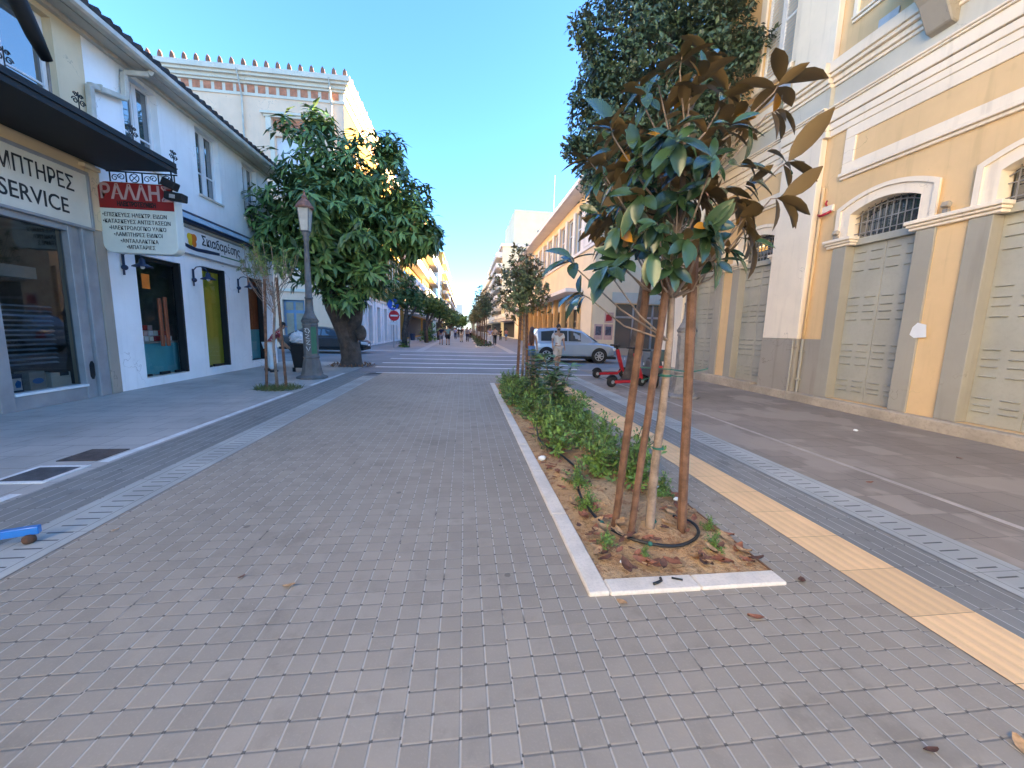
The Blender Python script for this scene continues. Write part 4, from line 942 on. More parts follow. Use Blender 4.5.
block('distant pale end building at the vanishing point', 'L', -2.0, 420, 450, 26, m_stone_cream, 7, balc=False, depth=16)
block('pale grey block past the cream apartment block on the right', 'R', 8.8, 128, 170, 20, m_pale, 5)
block('far right white block near the vanishing point', 'R', 8.8, 180, 300, 20, m_pale, 5, balc=False)
block('low pale shop building just past the peach building on the right', 'R', 8.8, 68, 88, 9, m_pale, 2)
bt = thing('sun_blocking_block', 'unseen tall block added to stop low sun coming down the side street', 'building', (34, 20, 0))  # added out of view to shade the junction and left tree
MB().box(34, 50, 4, 40, 0, 16.4).build('wall', m_pale, bt); MB().box(33.6, 50.4, 3.6, 40.4, 16.4, 16.9).build('roof', m_tile_r, bt)

block('unseen pale row added behind the viewpoint to bounce warm sun into the street', 'L', -7.4, -48, -6.1, 18, m_pale, 4, balc=False)  # added out of view; its sunlit wall fills the street with warm light
# ------------------------------------------------------------------ street lamps
def lamp(label, loc, mat, group='cast iron street lamps'):
    l = thing('street_lamp', label, 'street lamp', loc, group); L = lambda z=0: (loc[0], loc[1], loc[2]+z)
    MB().lathe([(.42, 0), (.42, .05), (.30, .10), (.29, .16), (.275, .18), (.225, .50), (.20, .58), (.22, .60), (.22, .64), (.20, .66)], L(), 8, PI/8).build('base', mat, l, bevel=.008)
    MB().lathe([(.20, .661), (.20, 1.50), (.215, 1.52), (.215, 1.56), (.20, 1.57), (.21, 1.60), (.235, 1.63), (.235, 1.67)], L(), 8, PI/8).build('pedestal', mat, l, bevel=.008)
    MB().lathe([(.22, 1.671), (.18, 1.75), (.13, 1.86), (.12, 1.92), (.11, 1.93), (.095, 2.26), (.11, 2.27), (.11, 2.31), (.09, 2.33), (.062, 3.85), (.085, 3.88), (.085, 3.92), (.065, 3.95), (.10, 4.02), (.11, 4.08), (.05, 4.10)], L(), 16).build('column', mat, l, smooth=True)
    lt = MB().lathe([(.135, 4.10), (.20, 4.70)], L(), 4, PI/4).build('lantern', m_lant, l)
    fm = MB()
    for k in range(4):
        a = PI/4+k*PI/2; c, s = math.cos(a), math.sin(a); x, y, z = L()
        fm.bar((x+.137*c, y+.137*s, z+4.10), (x+.203*c, y+.203*s, z+4.70), .016)
    fm.lathe([(.14, 4.09), (.145, 4.12)], L(), 4, PI/4); fm.build('lantern_frame', mat, lt)
    MB().lathe([(.23, 4.70), (.24, 4.74), (.15, 4.88), (.07, 4.96), (.08, 5.0), (.03, 5.08), (.015, 5.18)], L(), 8, PI/8).build('cap', m_cap, l)
    return l
m_lant = M('milky_lantern_glass', (0.52, 0.49, 0.43), 0.35, 0.12, 5); m_cap = M('rusty_cap', (0.24, 0.12, 0.085), 0.7, 0.3, 10)
l1 = lamp('dark iron street lamp with graffiti on its pedestal beside the big tree', (-4.40, 11.80, 0), m_iron)
mb = MB()
a = .185
for pts in (((-.09,1.42),(-.03,1.45),(-.08,1.36),(-.02,1.32)), ((.0,1.44),(.05,1.36),(.01,1.30)), ((-.07,1.27),(.03,1.24),(-.06,1.17),(.04,1.14)), ((-.05,1.08),(.05,1.10),(-.04,1.0),(.05,.98)), ((-.06,.92),(.0,.80),(.05,.92))):
    mb.tube([(-4.40+u, 11.80-a-.004, v) for u, v in pts], .010, 5)
mb.build('graffiti', m_white_p, l1)
MB().add([(-4.40+.08, 11.80-.187, .72), (-4.40+.187, 11.80-.08, .72), (-4.40+.187, 11.80-.08, 1.48), (-4.40+.08, 11.80-.187, 1.48)], [(0,1,2,3)]).build('green_paint', m_green, l1)
l2 = lamp('weathered grey street lamp behind the front stakes on the right pavement', (5.42, 8.95, 0), m_iron_l)
MB().add([(5.42+.06, 8.95-.1865, .70), (5.42+.095, 8.95-.1865, .70), (5.42+.095, 8.95-.1865, 1.1), (5.42+.06, 8.95-.1865, 1.13)], [(0,1,2,3)]).build('sticker', m_white_p, l2)
MB().add([(5.42-.08, 8.95-.1865, 1.05), (5.42-.04, 8.95-.1865, 1.05), (5.42-.05, 8.95-.1865, 1.2), (5.42-.08, 8.95-.1865, 1.17)], [(0,1,2,3)]).build('sticker', m_white_p, l2)

# ------------------------------------------------------------------ planter
pl = thing('planter_bed', 'long planting bed of bare reddish soil edged with flat white stone', 'planter', (1.4, 6.5, 0))
mb = MB()
for k in range(9): mb.box(.745+random.uniform(-.003, .003), .875, 2.0+k+.003, 3.0+k-.003, -.1, .022+random.uniform(-.004, .004))
for a_, b_ in ((.879, 1.455), (1.461, 2.04)): mb.box(a_, b_, 2.0+random.uniform(-.004, .004), 2.13, -.1, .022+random.uniform(-.004, .003))
mb.build('stone_edging', m_kerb, pl, bevel=.008)
for yy in (3.0, 4.0, 5.0, 6.0, 7.0, 8.0, 9.0, 10.0): pass
nx, ny = 30, 150; V = []; Fq = []
for j in range(ny+1):
    for i in range(nx+1):
        u, v = i/nx, j/ny; x = .876+u*1.164; y = 2.131+v*8.87
        e = min(1, min(u, 1-u)*7, (v*8.9)*2.5, (1-v)*8.9*2.5)
        z = .006+e*(.035+.03*math.sin(x*5.1+y*2.3)+.02*math.sin(y*7.7-x*9)+random.uniform(-.010, .014))
        V.append((x, y, max(z, .006)))
for j in range(ny):
    for i in range(nx): a = j*(nx+1)+i; Fq.append((a, a+1, a+nx+2, a+nx+1))
MB().add(V, Fq).build('soil', m_soil, pl, smooth=True)
mb = MB(); mb.box(2.041, 2.052, 2.131, 11.0, -.05, .012); mb.build('rusty_edge', M('rusty_steel', (0.20, 0.10, 0.055), 0.8), pl)
# drip hose
pts = [(1.10, 5.6, .10), (1.02, 4.9, .09), (1.16, 4.3, .09), (1.22, 3.8, .08), (1.08, 3.35, .075), (1.05, 3.0, .08), (1.08, 2.72, .075), (1.18, 2.53, .07), (1.33, 2.42, .065), (1.50, 2.38, .065), (1.66, 2.43, .07), (1.77, 2.53, .075), (1.80, 2.66, .08), (1.72, 2.80, .07)]
def smooth_path(p, k=5):
    p = [Vector(q) for q in p]; out = []
    for i in range(len(p)-1):
        a, b, c, d = p[max(i-1,0)], p[i], p[i+1], p[min(i+2, len(p)-1)]
        for j in range(k):
            t = j/k; out.append(.5*((2*b)+(c-a)*t+(2*a-5*b+4*c-d)*t*t+(3*b-a-3*c+d)*t**3))
    return out+[p[-1]]
h = thing('drip_hose', 'black irrigation hose curling round the front stakes on the soil', 'hose', (1.3, 2.5, .05))
MB().tube(smooth_path(pts), .012, 8).build('hose', m_hose, h, smooth=True)
for p in (pts[6], pts[8]): MB().sphere(p, .02, .02, .018, 8, 6).build('connector', m_green_tie, h, smooth=True)

# ------------------------------------------------------------------ foreground magnolia with stakes
m_mag = leafmat('magnolia_leaf', (0.036, 0.072, 0.032), (0.165, 0.105, 0.042), 0.24, 0.45, 0.6, 0.02, (0.50, 0.22, 0.02))
mg = thing('young_magnolia', 'young magnolia with brown backed leaves tied between stakes at the planter front', 'tree', (1.43, 2.63, .03))
tr = [(1.43, 2.63, .02), (1.435, 2.64, .5), (1.465, 2.65, 1.0), (1.47, 2.64, 1.5), (1.45, 2.63, 2.0), (1.46, 2.62, 2.5), (1.45, 2.6, 3.0), (1.47, 2.6, 3.22)]
MB().tube(smooth_path(tr, 4), [.037-.026*i/28 for i in range(29)], 10).build('trunk', m_bark, mg, smooth=True)
mb = MB()
for z in (.70, 1.25, .12): 
    cxm = 1.44+.02*z
    mb = MB(); mb.lathe([(.040, -.008), (.043, -.004), (.043, .004), (.040, .008)], (cxm, 2.645, z), 12).build('tie', m_green_tie, mg)
mb = MB(); mb.tube([(1.27, 2.72, 1.30), (1.46, 2.60, 1.30), (1.63, 2.60, 1.28), (1.75, 2.58, 1.31)], .004, 6); mb.tube([(1.27, 2.60, 1.22), (1.46, 2.70, 1.25), (1.63, 2.62, 1.24)], .004, 6)
mb.build('tie_wire', m_green_tie, mg)
tips, axs = [], []
def tip(x, y, z, ax): tips.append(np.array([x, y, z])); axs.append(np.array(ax, float))
for p in ((.70,2.60,2.04,-.6,-.2,.9), (.90,2.45,1.97,-.5,-.4,.6), (.80,2.7,1.82,-.7,0,.3), (1.02,2.5,2.02,-.4,-.5,.5), (2.08,2.60,3.24,.5,0,.9), (2.02,2.5,3.02,.7,-.3,.3), (2.18,2.55,2.74,.8,-.2,.6), (2.12,2.5,2.48,.9,-.2,.1), (2.0,2.6,2.22,.6,-.3,-.2),
          (.78,2.6,2.66,-.7,-.1,.6), (.88,2.5,2.84,-.4,-.2,.9), (1.08,2.55,3.10,-.2,-.1,1), (1.32,2.5,3.26,0,-.2,1), (1.52,2.55,3.34,.05,-.1,1), (1.72,2.6,3.18,.3,0,1), (1.86,2.6,2.95,.4,0,.9)):
    tip(*p[:3], p[3:])
for q in ((.98,2.5,2.22),(1.15,2.35,2.05),(1.32,2.4,1.98),(1.62,2.4,2.02),(1.78,2.5,2.12),(1.92,2.55,2.3),(1.05,2.7,2.05),(1.5,2.3,2.2)): tip(q[0], q[1], q[2], (q[0]-1.45, -.5, -.1))
while len(tips) < 115:
    d = rdir(1)[0]; r = RNG.random()**.5
    p = np.array([1.38, 2.66, 2.60])+d*r*np.array([.58, .58, .70])
    if p[2] < 2.0 and abs(p[0]-1.45) > .4: continue
    tip(*p, d*np.array([.8, .8, .5])+np.array([0, 0, .40]))
mb = MB()
for i_, (p, a) in enumerate(zip(tips, axs)):
    if i_ > 24 and i_ % 3: continue
    t = min(max((p[2]-.35*np.hypot(p[0]-1.45, p[1]-2.63)-.35), 1.80 if p[0] > .95 else 1.5), 3.05)
    b = Vector((1.46, 2.63, t)); e = Vector(p); m_ = (b+e)/2+Vector((0, 0, -.06)); e2 = e-Vector(a).normalized()*.08
    if i_ > 24: e2 = m_.lerp(e, .7)
    mb.tube([b, m_, e2, e], [.008, .006, .005, .003], 5, False)
mb.build('limbs', m_bark, mg, smooth=True)
P0, D0, U0, S0 = whorls(tips, axs, 6, .165, 1.05, .95, .45, .3)
S0[:63] *= 1.25; S0 *= .75+.5*RNG.random(len(S0))
leaf_mesh('crown', P0, D0, U0, S0, S0*(.36+.1*RNG.random(len(S0))), m_mag, mg, .22, .16, 6)
for i, (a, b, lbl) in enumerate((((1.20, 2.77, -.1), (1.31, 2.70, 2.05), 'tall brown wooden stake, left of the three round the front magnolia'), ((1.245, 2.58, -.1), (1.385, 2.58, 1.93), 'thin brown wooden stake, middle of the three round the front magnolia'), ((1.685, 2.60, -.1), (1.575, 2.60, 2.08), 'thick red brown wooden stake, right of the three round the front magnolia'))):
    r_ = (.030, .027, .034)[i]
    a, b = Vector(a), Vector(b); pts = [a+(b-a)*k/6+Vector((random.uniform(-.004, .004), 0, 0)) for k in range(7)]
    o = MB().tube(pts, [r_*random.uniform(.94, 1.06) for _ in pts], 8).build('wooden_stake', m_wood); tag(o, lbl, 'stake', 'stakes of the front magnolia')

# ------------------------------------------------------------------ shrubs of the bed
m_shrub = leafmat('shrub_leaf', (0.12, 0.215, 0.05), (0.15, 0.23, 0.08), 0.4, 0.45, 0.35)
m_shrub2 = leafmat('dry_shrub_leaf', (0.11, 0.135, 0.035), (0.15, 0.16, 0.06), 0.5, 0.4, 0.3)
def shrub_proto(n, r, h, mat, L=.045, sd=0):
    o = thing('low_shrub', 'low leafy green shrub', 'shrub', (0, 0, 0), 'low green shrubs in the planting bed')
    mb = MB(); P, D, U = [], [], []
    for k in range(int(n)):
        d = rdir(1, .35)[0]; q = (.45+.55*RNG.random()**.5)*(1+.28*math.sin(4*math.atan2(d[1], d[0])+sd)); e = np.array([d[0]*r*q, d[1]*r*q, .04+max(0, d[2])*h*q+.02*RNG.random()])
        if k % 5 == 0: mb.tube([(0, 0, 0), Vector(e)*.5+Vector((0, 0, .02)), Vector(e)], .004, 4, False)
        for j in range(9):
            P.append(e-d*.018*j+RNG.normal(size=3)*.012); D.append(rdir(1, .3)[0]+d*.6); U.append(d+np.array([0, 0, .6]))
    mb.build('stems', m_barkd, o)
    P, D, U = map(np.array, (P, D, U)); S = L*(.7+.6*RNG.random(len(P)))
    leaf_mesh('foliage', P, D, U, S, S*.5, mat, o, .2, .1, 3); return o
protos = [shrub_proto(75, .25, .42, m_shrub, .055, 0), shrub_proto(85, .28, .50, m_shrub, .06, 2), shrub_proto(55, .21, .36, m_shrub, .05, 4)]
spots = [(1.72, 3.55, .95, 1, 'broad dark green shrub beside the thin stake at the bed right edge'), (1.42, 3.85, 1.0, 0, 'rounded bright green shrub standing alone behind the stakes'), (1.10, 3.48, .62, 2, 'small bright green shrub left of the hose, in front of the bed mass'), (1.06, 3.02, .50, 2, 'sparse little shrub at the hose end near the white edging'), (1.86, 3.25, .55, 2, 'narrow upright sprig right of the magnolia trunk')]
used = set()
for i, (x, y, s, k, lb_) in enumerate(spots):
    if k not in used: o = protos[k]; used.add(k); o.location = (x, y, .05); o.scale = (s, s, s); o['label'] = lb_
    else: o = dup(protos[k], (x, y, .05), random.uniform(0, 6), lb_, s)
y = 4.15
while y < 10.7:
    for x in ((1.28, 1.62, 1.9) if y < 6.3 else (1.08, 1.38, 1.72)):
        if y < 4.4 and x < 1.3: continue
        k = random.randrange(3); s = random.uniform(.85, 1.15)
        if y > 8.5: s *= .78
        dup(protos[k], (x+random.uniform(-.08, .08), y+random.uniform(-.12, .12), .045), random.uniform(0, 6), 'low leafy shrub within the dense green mass behind the front magnolia', (s, s, s*random.uniform(.65, 1.25)))
    y += .43
for x, y, s in ((1.02, 2.45, .35), (1.78, 2.36, .34), (1.92, 2.62, .3), (1.24, 2.32, .2)):
    o = dup(protos[2], (x, y, .04), random.uniform(0, 6), 'tiny weed sprouting from bare soil near the front magnolia', s); o['group'] = 'tiny weeds on the bare soil'; o['category'] = 'weed'; o.name = 'small_weed'
# oleander like tall plants
m_ole = leafmat('lance_leaf', (0.085, 0.16, 0.065), (0.13, 0.19, 0.09), 0.35, 0.35, 0.4)
def tall_plant(name, x, y, h, n, label, L, wd, spread, mat=None):
    o = thing(name, label, 'plant', (x, y, .04)); mb = MB(); P, D, U = [], [], []
    for k in range(n):
        a = RNG.random()*6.28; q = spread*(.3+.7*RNG.random()); hh = h*(.7+.35*RNG.random()); e = Vector((x+q*math.cos(a), y+q*math.sin(a), hh)); b = Vector((x+.04*math.cos(a), y+.04*math.sin(a), .03)); m_ = b.lerp(e, .5)+Vector((-.15*q*math.cos(a), -.15*q*math.sin(a), .03))
        sp = smooth_path([b, m_, e], 6); mb.tube(sp, .006, 5, False)
        for i in range(3, len(sp)):
            for j in range((4 if L > .15 else 6) if i < len(sp)-1 else 8):
                an = RNG.random()*6.28; P.append(np.array(sp[i])); D.append(np.array([math.cos(an), math.sin(an), .25+.5*RNG.random()])); U.append(np.array([0, 0, 1.])+RNG.normal(size=3)*.2)
    mb.build('stems', m_bark, o); P, D, U = map(np.array, (P, D, U)); S = L*(.7+.6*RNG.random(len(P)))
    leaf_mesh('foliage', P, D, U, S, S*wd, mat or m_ole, o, .35, .1, 4)
tall_plant('tall_plant', 1.66, 6.5, 1.05, 7, 'tall lance leaved plant rising above the shrubs at the bed right side', .24, .22, .40)
tall_plant('tall_plant', 1.48, 7.9, 1.12, 10, 'bushy dark climbing plant rising above the bed near its far stakes', .11, .5, .24)

# ------------------------------------------------------------------ staked small trees further on
m_olive = leafmat('olive_leaf', (0.115, 0.140, 0.060), (0.20, 0.17, 0.08), 0.4, 0.4, 0.5)
def staked_tree(label, loc, ns=4, cr=(.78, .75, .95), cz=2.78, n=520, L=.115):
    o = thing('staked_tree', label, 'tree', loc, 'small staked trees along the beds'); x, y, z = loc
    MB().tube([(x, y, z), (x+.03, y, z+1.2), (x, y, z+2.2), (x-.02, y, z+3.2)], [.04, .035, .025, .01], 8).build('trunk', m_bark, o, smooth=True)
    tp, ax = [], []
    mb = MB()
    for k in range(n):
        d = rdir(1)[0]; q = RNG.random()**.45*(1+.2*math.sin(5*d[0]+3*d[2])); p = np.array([x, y, z+cz])+d*q*np.array(cr)
        tp.append(p); ax.append(d+np.array([0, 0, .7]))
        if k % 8 == 0: mb.tube([(x, y, min(z+cz, max(z+1.5, p[2]-.5))), Vector(p)], [.012, .004], 4, False)
    mb.build('limbs', m_bark, o)
    P, D, U, S = whorls(tp, ax, 7, L, 1.0, .3, .3, .3); leaf_mesh('crown', P, D, U, S, S*.42, m_olive, o, .2, .1, 3)
    for k in range(ns):
        a = PI/4+k*2*PI/ns; b0 = (x+.20*math.cos(a), y+.16*math.sin(a), z-.05); b1 = (x+.12*math.cos(a), y+.10*math.sin(a), z+1.95)
        MB().tube([b0, b1], .028, 6).build('stake', m_wood, o)
    return o
st = staked_tree('small olive green tree on four stakes at the far end of the front bed', (1.62, 10.65, .03))
bedm = leafmat('bed_leaf', (0.06, 0.10, 0.03), (0.1, 0.14, 0.05), .5)
for i, (x, y, s) in enumerate(((1.70, 33.5, 1.35), (1.72, 41.5, 1.3), (1.74, 51, 1.3), (1.76, 62, 1.35), (1.8, 76, 1.4), (1.8, 95, 1.5))):
    dup(st, (x, y, .03), 1.0+i, ['small staked tree in the first round bed past the junction', 'small staked tree second in line past the junction', 'small staked tree third in line past the junction', 'small staked tree fourth in line past the junction', 'small staked tree fifth in line, mostly hidden', 'last distant staked tree of the right row'][i], s)
    o = thing('round_planter', 'ring planted bed under the '+['first', 'second', 'third', 'fourth', 'fifth', 'last'][i]+' staked tree past the junction', 'planter', (x, y, 0), 'beds past the junction')
    MB().box(x-.75, x+.75, y-1.2, y+1.2, 0, .10).build('stone_edging', m_kerb, o, bevel=.01); n = 300
    P = np.stack([x+RNG.uniform(-.65, .65, n), y+RNG.uniform(-1.1, 1.1, n), RNG.uniform(.1, .35, n)], 1); leaf_mesh('ground_leaves', P, rdir(n, .4), np.tile([0, 0, 1.], (n, 1)), np.full(n, .22), np.full(n, .12), bedm, o, .2, .1, 3)

# ------------------------------------------------------------------ left small staked tree with weeds
m_yg = leafmat('yellow_green_leaf', (0.16, 0.21, 0.05), (0.18, 0.22, 0.08), .5, .35, .3)
o = thing('thin_tree', 'thin sparse tree with yellow green tips beside the white house', 'tree', (-4.41, 9.7, 0))
MB().tube([(-4.42, 9.7, 0), (-4.45, 9.7, 1.0), (-4.38, 9.7, 1.9), (-4.40, 9.7, 2.5)], [.035, .03, .026, .016], 8).build('trunk', m_bark, o, smooth=True)
mb = MB(); tp, ax = [], []
for k in range(34):
    a = RNG.random()*6.28; q = .25+.5*RNG.random(); hh = 2.75+.6*RNG.random(); b = Vector((-4.40, 9.7, 1.7+.7*RNG.random())); e = Vector((-4.42+q*math.cos(a)*1.05, 9.7+q*math.sin(a)*.7, hh)); m_ = b.lerp(e, .5)+Vector((q*.25*math.cos(a), 0, .0))
    mb.tube(smooth_path([b, m_, e], 4), .006, 4, False)
    for t in (.8, 1.0): tp.append(np.array(b.lerp(e, t))); ax.append(np.array([math.cos(a), math.sin(a), .6]))
mb.build('limbs', m_bark, o); P, D, U, S = whorls(tp, ax, 12, .10, 1.1, .2, .5, .4); leaf_mesh('crown', P, D, U, S, S*.22, m_yg, o, .2, .1, 3)
for (a, b, lb_) in (((-4.66, 9.7, -.02), (-4.56, 9.7, 2.55), 'red brown stake left of the thin tree beside the white house'), ((-4.24, 9.75, -.02), (-4.31, 9.72, 2.6), 'red brown stake right of the thin tree, nearer the street lamp')):
    o = MB().tube([a, b], .032, 8).build('wooden_stake', m_wood); tag(o, lb_, 'stake', 'stakes of the thin tree')
n = 900; a = RNG.random(n)*6.28; q = RNG.random(n)**.6
P = np.stack([-4.42+.50*q*np.cos(a), 9.72+.42*q*np.sin(a), np.full(n, .0)], 1)
o = leaf_mesh('grass', P, rdir(n, .9), rdir(n, .2), .06+.10*RNG.random(n), np.full(n, .014), leafmat('weed_blade', (0.09, 0.12, 0.03), (0.12, 0.14, 0.05), .6), None, .5, .1, 3); tag(o, 'tuft of weeds and grass round the foot of the thin tree', 'grass', None, 'stuff')

# ------------------------------------------------------------------ big trees
def lobes_tips(lobes, n, inner=.25, flat=1.0):
    vol = np.array([l[3]**2 for l in lobes]); vol = vol/vol.sum(); tp, ax = [], []
    for k in range(n):
        l = lobes[RNG.choice(len(lobes), p=vol)]; d = rdir(1)[0]; q = (1-inner*RNG.random()**1.5)*(1+.10*math.sin(7*d[0]+5*d[2]+l[0])) if RNG.random() < .8 else RNG.random()
        tp.append(np.array(l[:3])+d*l[3]*q*np.array([1, 1, flat])); ax.append(d)
    return tp, ax
m_big = leafmat('big_tree_leaf', (0.125, 0.215, 0.060), (0.14, 0.21, 0.08), .36, .55, .5)
o = thing('large_magnolia', 'large dense round crowned tree with leaning dark trunk beside the left street lamp', 'tree', (-4.35, 15.6, 0))
trunk = [(-4.35, 15.6, -.05), (-4.35, 15.6, .12), (-4.36, 15.6, .5), (-4.50, 15.6, 1.2), (-4.85, 15.6, 2.2), (-5.05, 15.6, 3.2), (-5.0, 15.6, 4.6)]
MB().tube(smooth_path(trunk, 4), [.58, .52, .48, .44, .41, .39, .375, .37, .37, .37, .36, .36, .35, .35, .35, .35, .38, .37, .36, .34, .32, .28, .24, .2, .16], 14).build('trunk', m_barkd, o, smooth=True)
mb = MB(); mb.tube([(-4.35, 15.55, .9), (-4.15, 15.5, 1.8), (-4.0, 15.5, 2.8), (-3.6, 15.5, 4.2)], [.26, .27, .24, .14], 10)
mb.sphere((-3.93, 15.42, 1.28), .22, .2, .30, 10, 8, .1)
for e in ((-6.6, 15.4, 5.0), (-5.4, 15.5, 7.5), (-3.2, 15.5, 7.2), (-2.2, 15.4, 5.0), (-4.6, 14.2, 5.2), (-4.4, 17, 5.5)): mb.tube(smooth_path([(-4.8, 15.6, 3.0), (-4.75+(e[0]+4.8)*.4, 15.6+(e[1]-15.6)*.5, 4.0), e], 4), [.2, .18, .16, .14, .12, .10, .08, .06, .04], 7)
mb.build('limbs', m_barkd, o, smooth=True)
lobes = [(-5.3, 15.4, 7.3, 1.55), (-3.5, 15.5, 6.9, 1.6), (-6.5, 15.3, 5.4, 1.35), (-4.5, 14.9, 5.2, 2.1), (-2.5, 15.4, 5.25, 1.2), (-3.4, 15.2, 3.9, 1.2), (-5.5, 15.2, 4.0, 1.35), (-4.6, 16.6, 5.6, 2.0), (-5.25, 15.5, 8.6, .6), (-2.75, 15.5, 8.0, .55), (-1.85, 15.4, 4.75, .55), (-6.9, 15.2, 4.6, .8), (-4.3, 15.1, 2.95, .9), (-4.35, 13.0, 5.35, .65), (-4.6, 13.9, 5.3, 1.1), (-1.7, 15.4, 5.2, .85), (-1.95, 15.4, 6.2, .8), (-1.35, 15.3, 5.0, .5)]
tp, ax = lobes_tips(lobes, 1450, .35)
P, D, U, S = whorls(tp, [a_*.8+np.array([0, 0, .75]) for a_ in ax], 8, .40, 1.2, .85, .3, .25)
leaf_mesh('crown', P, D, U, S, S*.33, m_big, o, .4, .12, 3)
n = 260; a = RNG.random(n)*6.28; q = .55+.3*RNG.random(n); P = np.stack([-4.35+q*np.cos(a), 15.6+q*np.sin(a), np.full(n, .01)], 1)
o = leaf_mesh('leaf_litter', P, rdir(n, .1), np.tile([0, 0, 1.], (n, 1)), .10+.08*RNG.random(n), np.full(n, .06), leafmat('dry_litter', (0.22, 0.10, 0.05), (0.28, 0.15, 0.07), .8), None, .1, .1, 3); tag(o, 'dry leaf litter gathered round the foot of the big trunk', 'leaf litter', None, 'stuff')

m_fic = leafmat('small_dark_leaf', (0.070, 0.108, 0.052), (0.12, 0.14, 0.085), .38, .5, .5)
o = thing('dark_evergreen', 'tall dark small leaved evergreen rising above the front magnolia', 'tree', (5.56, 12.4, 0))
MB().tube(smooth_path([(5.5, 12.4, -.05), (5.6, 12.4, .4), (5.72, 12.4, 1.5), (5.9, 12.4, 3.2), (6.0, 12.3, 5.0), (6.0, 12.2, 8.0)], 3), [.24, .2, .19, .18, .18, .17, .17, .17, .16, .16, .15, .14, .12, .1, .08, .05], 10).build('trunk', m_barkd, o, smooth=True)
lobes = [(5.3, 12.2, 5.9, 1.5), (4.6, 12.4, 8.0, 1.5), (6.5, 12.0, 7.9, 1.7), (5.0, 12.2, 10.2, 1.75), (6.9, 11.7, 10.0, 1.2), (6.3, 12.4, 12.3, 2.2), (4.9, 12.0, 4.9, .8), (4.2, 12.2, 6.6, .9), (3.7, 12.4, 7.3, .55), (4.0, 12.3, 9.3, .7), (6.4, 12.0, 5.6, 1.2), (7.0, 11.5, 8.9, .9), (5.6, 12.0, 13.6, 2.0), (3.25, 12.4, 7.1, .32), (3.55, 12.4, 8.5, .45), (4.15, 12.4, 5.5, .5), (3.5, 12.4, 10.4, .5), (8.0, 11.2, 9.6, .5)]
mb = MB()
for l in lobes: mb.tube(smooth_path([(5.98, 12.3, min(l[2]-.8, 5.0)), (5.95+(l[0]-6)*.4, 12.25, l[2]-.5), l[:3]], 3), [.10, .09, .07, .06, .05, .04, .03], 6)
mb.build('limbs', m_barkd, o, smooth=True)
tp, ax = lobes_tips(lobes, 7600, .45)
P, D, U, S = whorls(tp, [a_+np.array([0, 0, .5]) for a_ in ax], 8, .15, 1.2, .3, .9, .35)
P += RNG.normal(size=P.shape)*.07
leaf_mesh('crown', P, D, U, S, S*.52, m_fic, o, .2, .1, 3)

def far_tree(label, loc, lobes, n, L, mat, tr_h, tr_r=.18):
    o = thing('street_tree', label, 'tree', loc, 'trees along the left side past the junction'); x, y, z = loc
    mb = MB(); mb.tube([(x, y, 0), (x-.05, y, tr_h*.5), (x+.1, y, tr_h), (x+.2, y, tr_h+1.2)], [tr_r*1.2, tr_r, tr_r*.9, tr_r*.5], 8); mb.tube([(x-.03, y, tr_h*.6), (x+.6, y, tr_h*1.2), (x+.9, y, tr_h+.9)], [tr_r*.7, tr_r*.6, tr_r*.3], 7); mb.build('trunk', m_barkd, o, smooth=True)
    tp, ax = lobes_tips([(x+a, y+b, c, r) for a, b, c, r in lobes], n, .4); P, D, U, S = whorls(tp, ax, 7, L, 1.2, .3, .7, .3); leaf_mesh('crown', P, D, U, S, S*.5, mat, o, .2, .1, 3); return o
m_fg = leafmat('mid_green_leaf', (0.085, 0.145, 0.045), (0.11, 0.16, 0.06), .5, .4, .3); m_fg2 = leafmat('bright_green_leaf', (0.09, 0.15, 0.035), (0.12, 0.17, 0.06), .5, .35, .3)
far_tree('green street tree with dark crown just past the blue and red traffic signs', (-4.55, 30.6, 0), [(0, 0, 4.0, 1.2), (-.8, 0, 3.7, .8), (.9, 0, 3.6, .9), (.2, 0, 4.8, .8)], 420, .22, m_fg, 2.2)
far_tree('bright green spreading street tree, second in the left row', (-3.9, 41, 0), [(0, 0, 4.0, 1.25), (1.0, 0, 3.8, .8), (-1.0, 0, 4.2, .9)], 320, .28, m_fg2, 2.4)
far_tree('dark street tree, third in the left row', (-3.4, 52, 0), [(0, 0, 4.1, 1.35), (.7, 0, 3.6, .9)], 280, .34, m_fg, 2.4)
far_tree('distant street tree in the left row near the crowd', (-3.0, 80, 0), [(0, 0, 3.8, 1.7), (1.0, 0, 3.4, 1.1)], 240, .45, m_fg, 2.2)
far_tree('last dark tree before the vanishing point on the left', (-2.6, 130, 0), [(0, 0, 4.5, 2.4), (2, 0, 4, 1.8)], 300, .7, m_fg, 2.4)
for i, (x, y) in enumerate(((-4.05, 44.4), (-4.6, 30.6))):
    q = dup(protos[1], (x, y, 0), i, ['wide trimmed green bush at the kerb past the junction', 'weedy green growth round the tree by the traffic signs'][i], (5.0, 5.0, 4.0) if i == 0 else (1.9, 1.9, 1.2)); q['group'] = 'bushes past the junction'; q.name = 'round_bush'; q['category'] = 'bush'
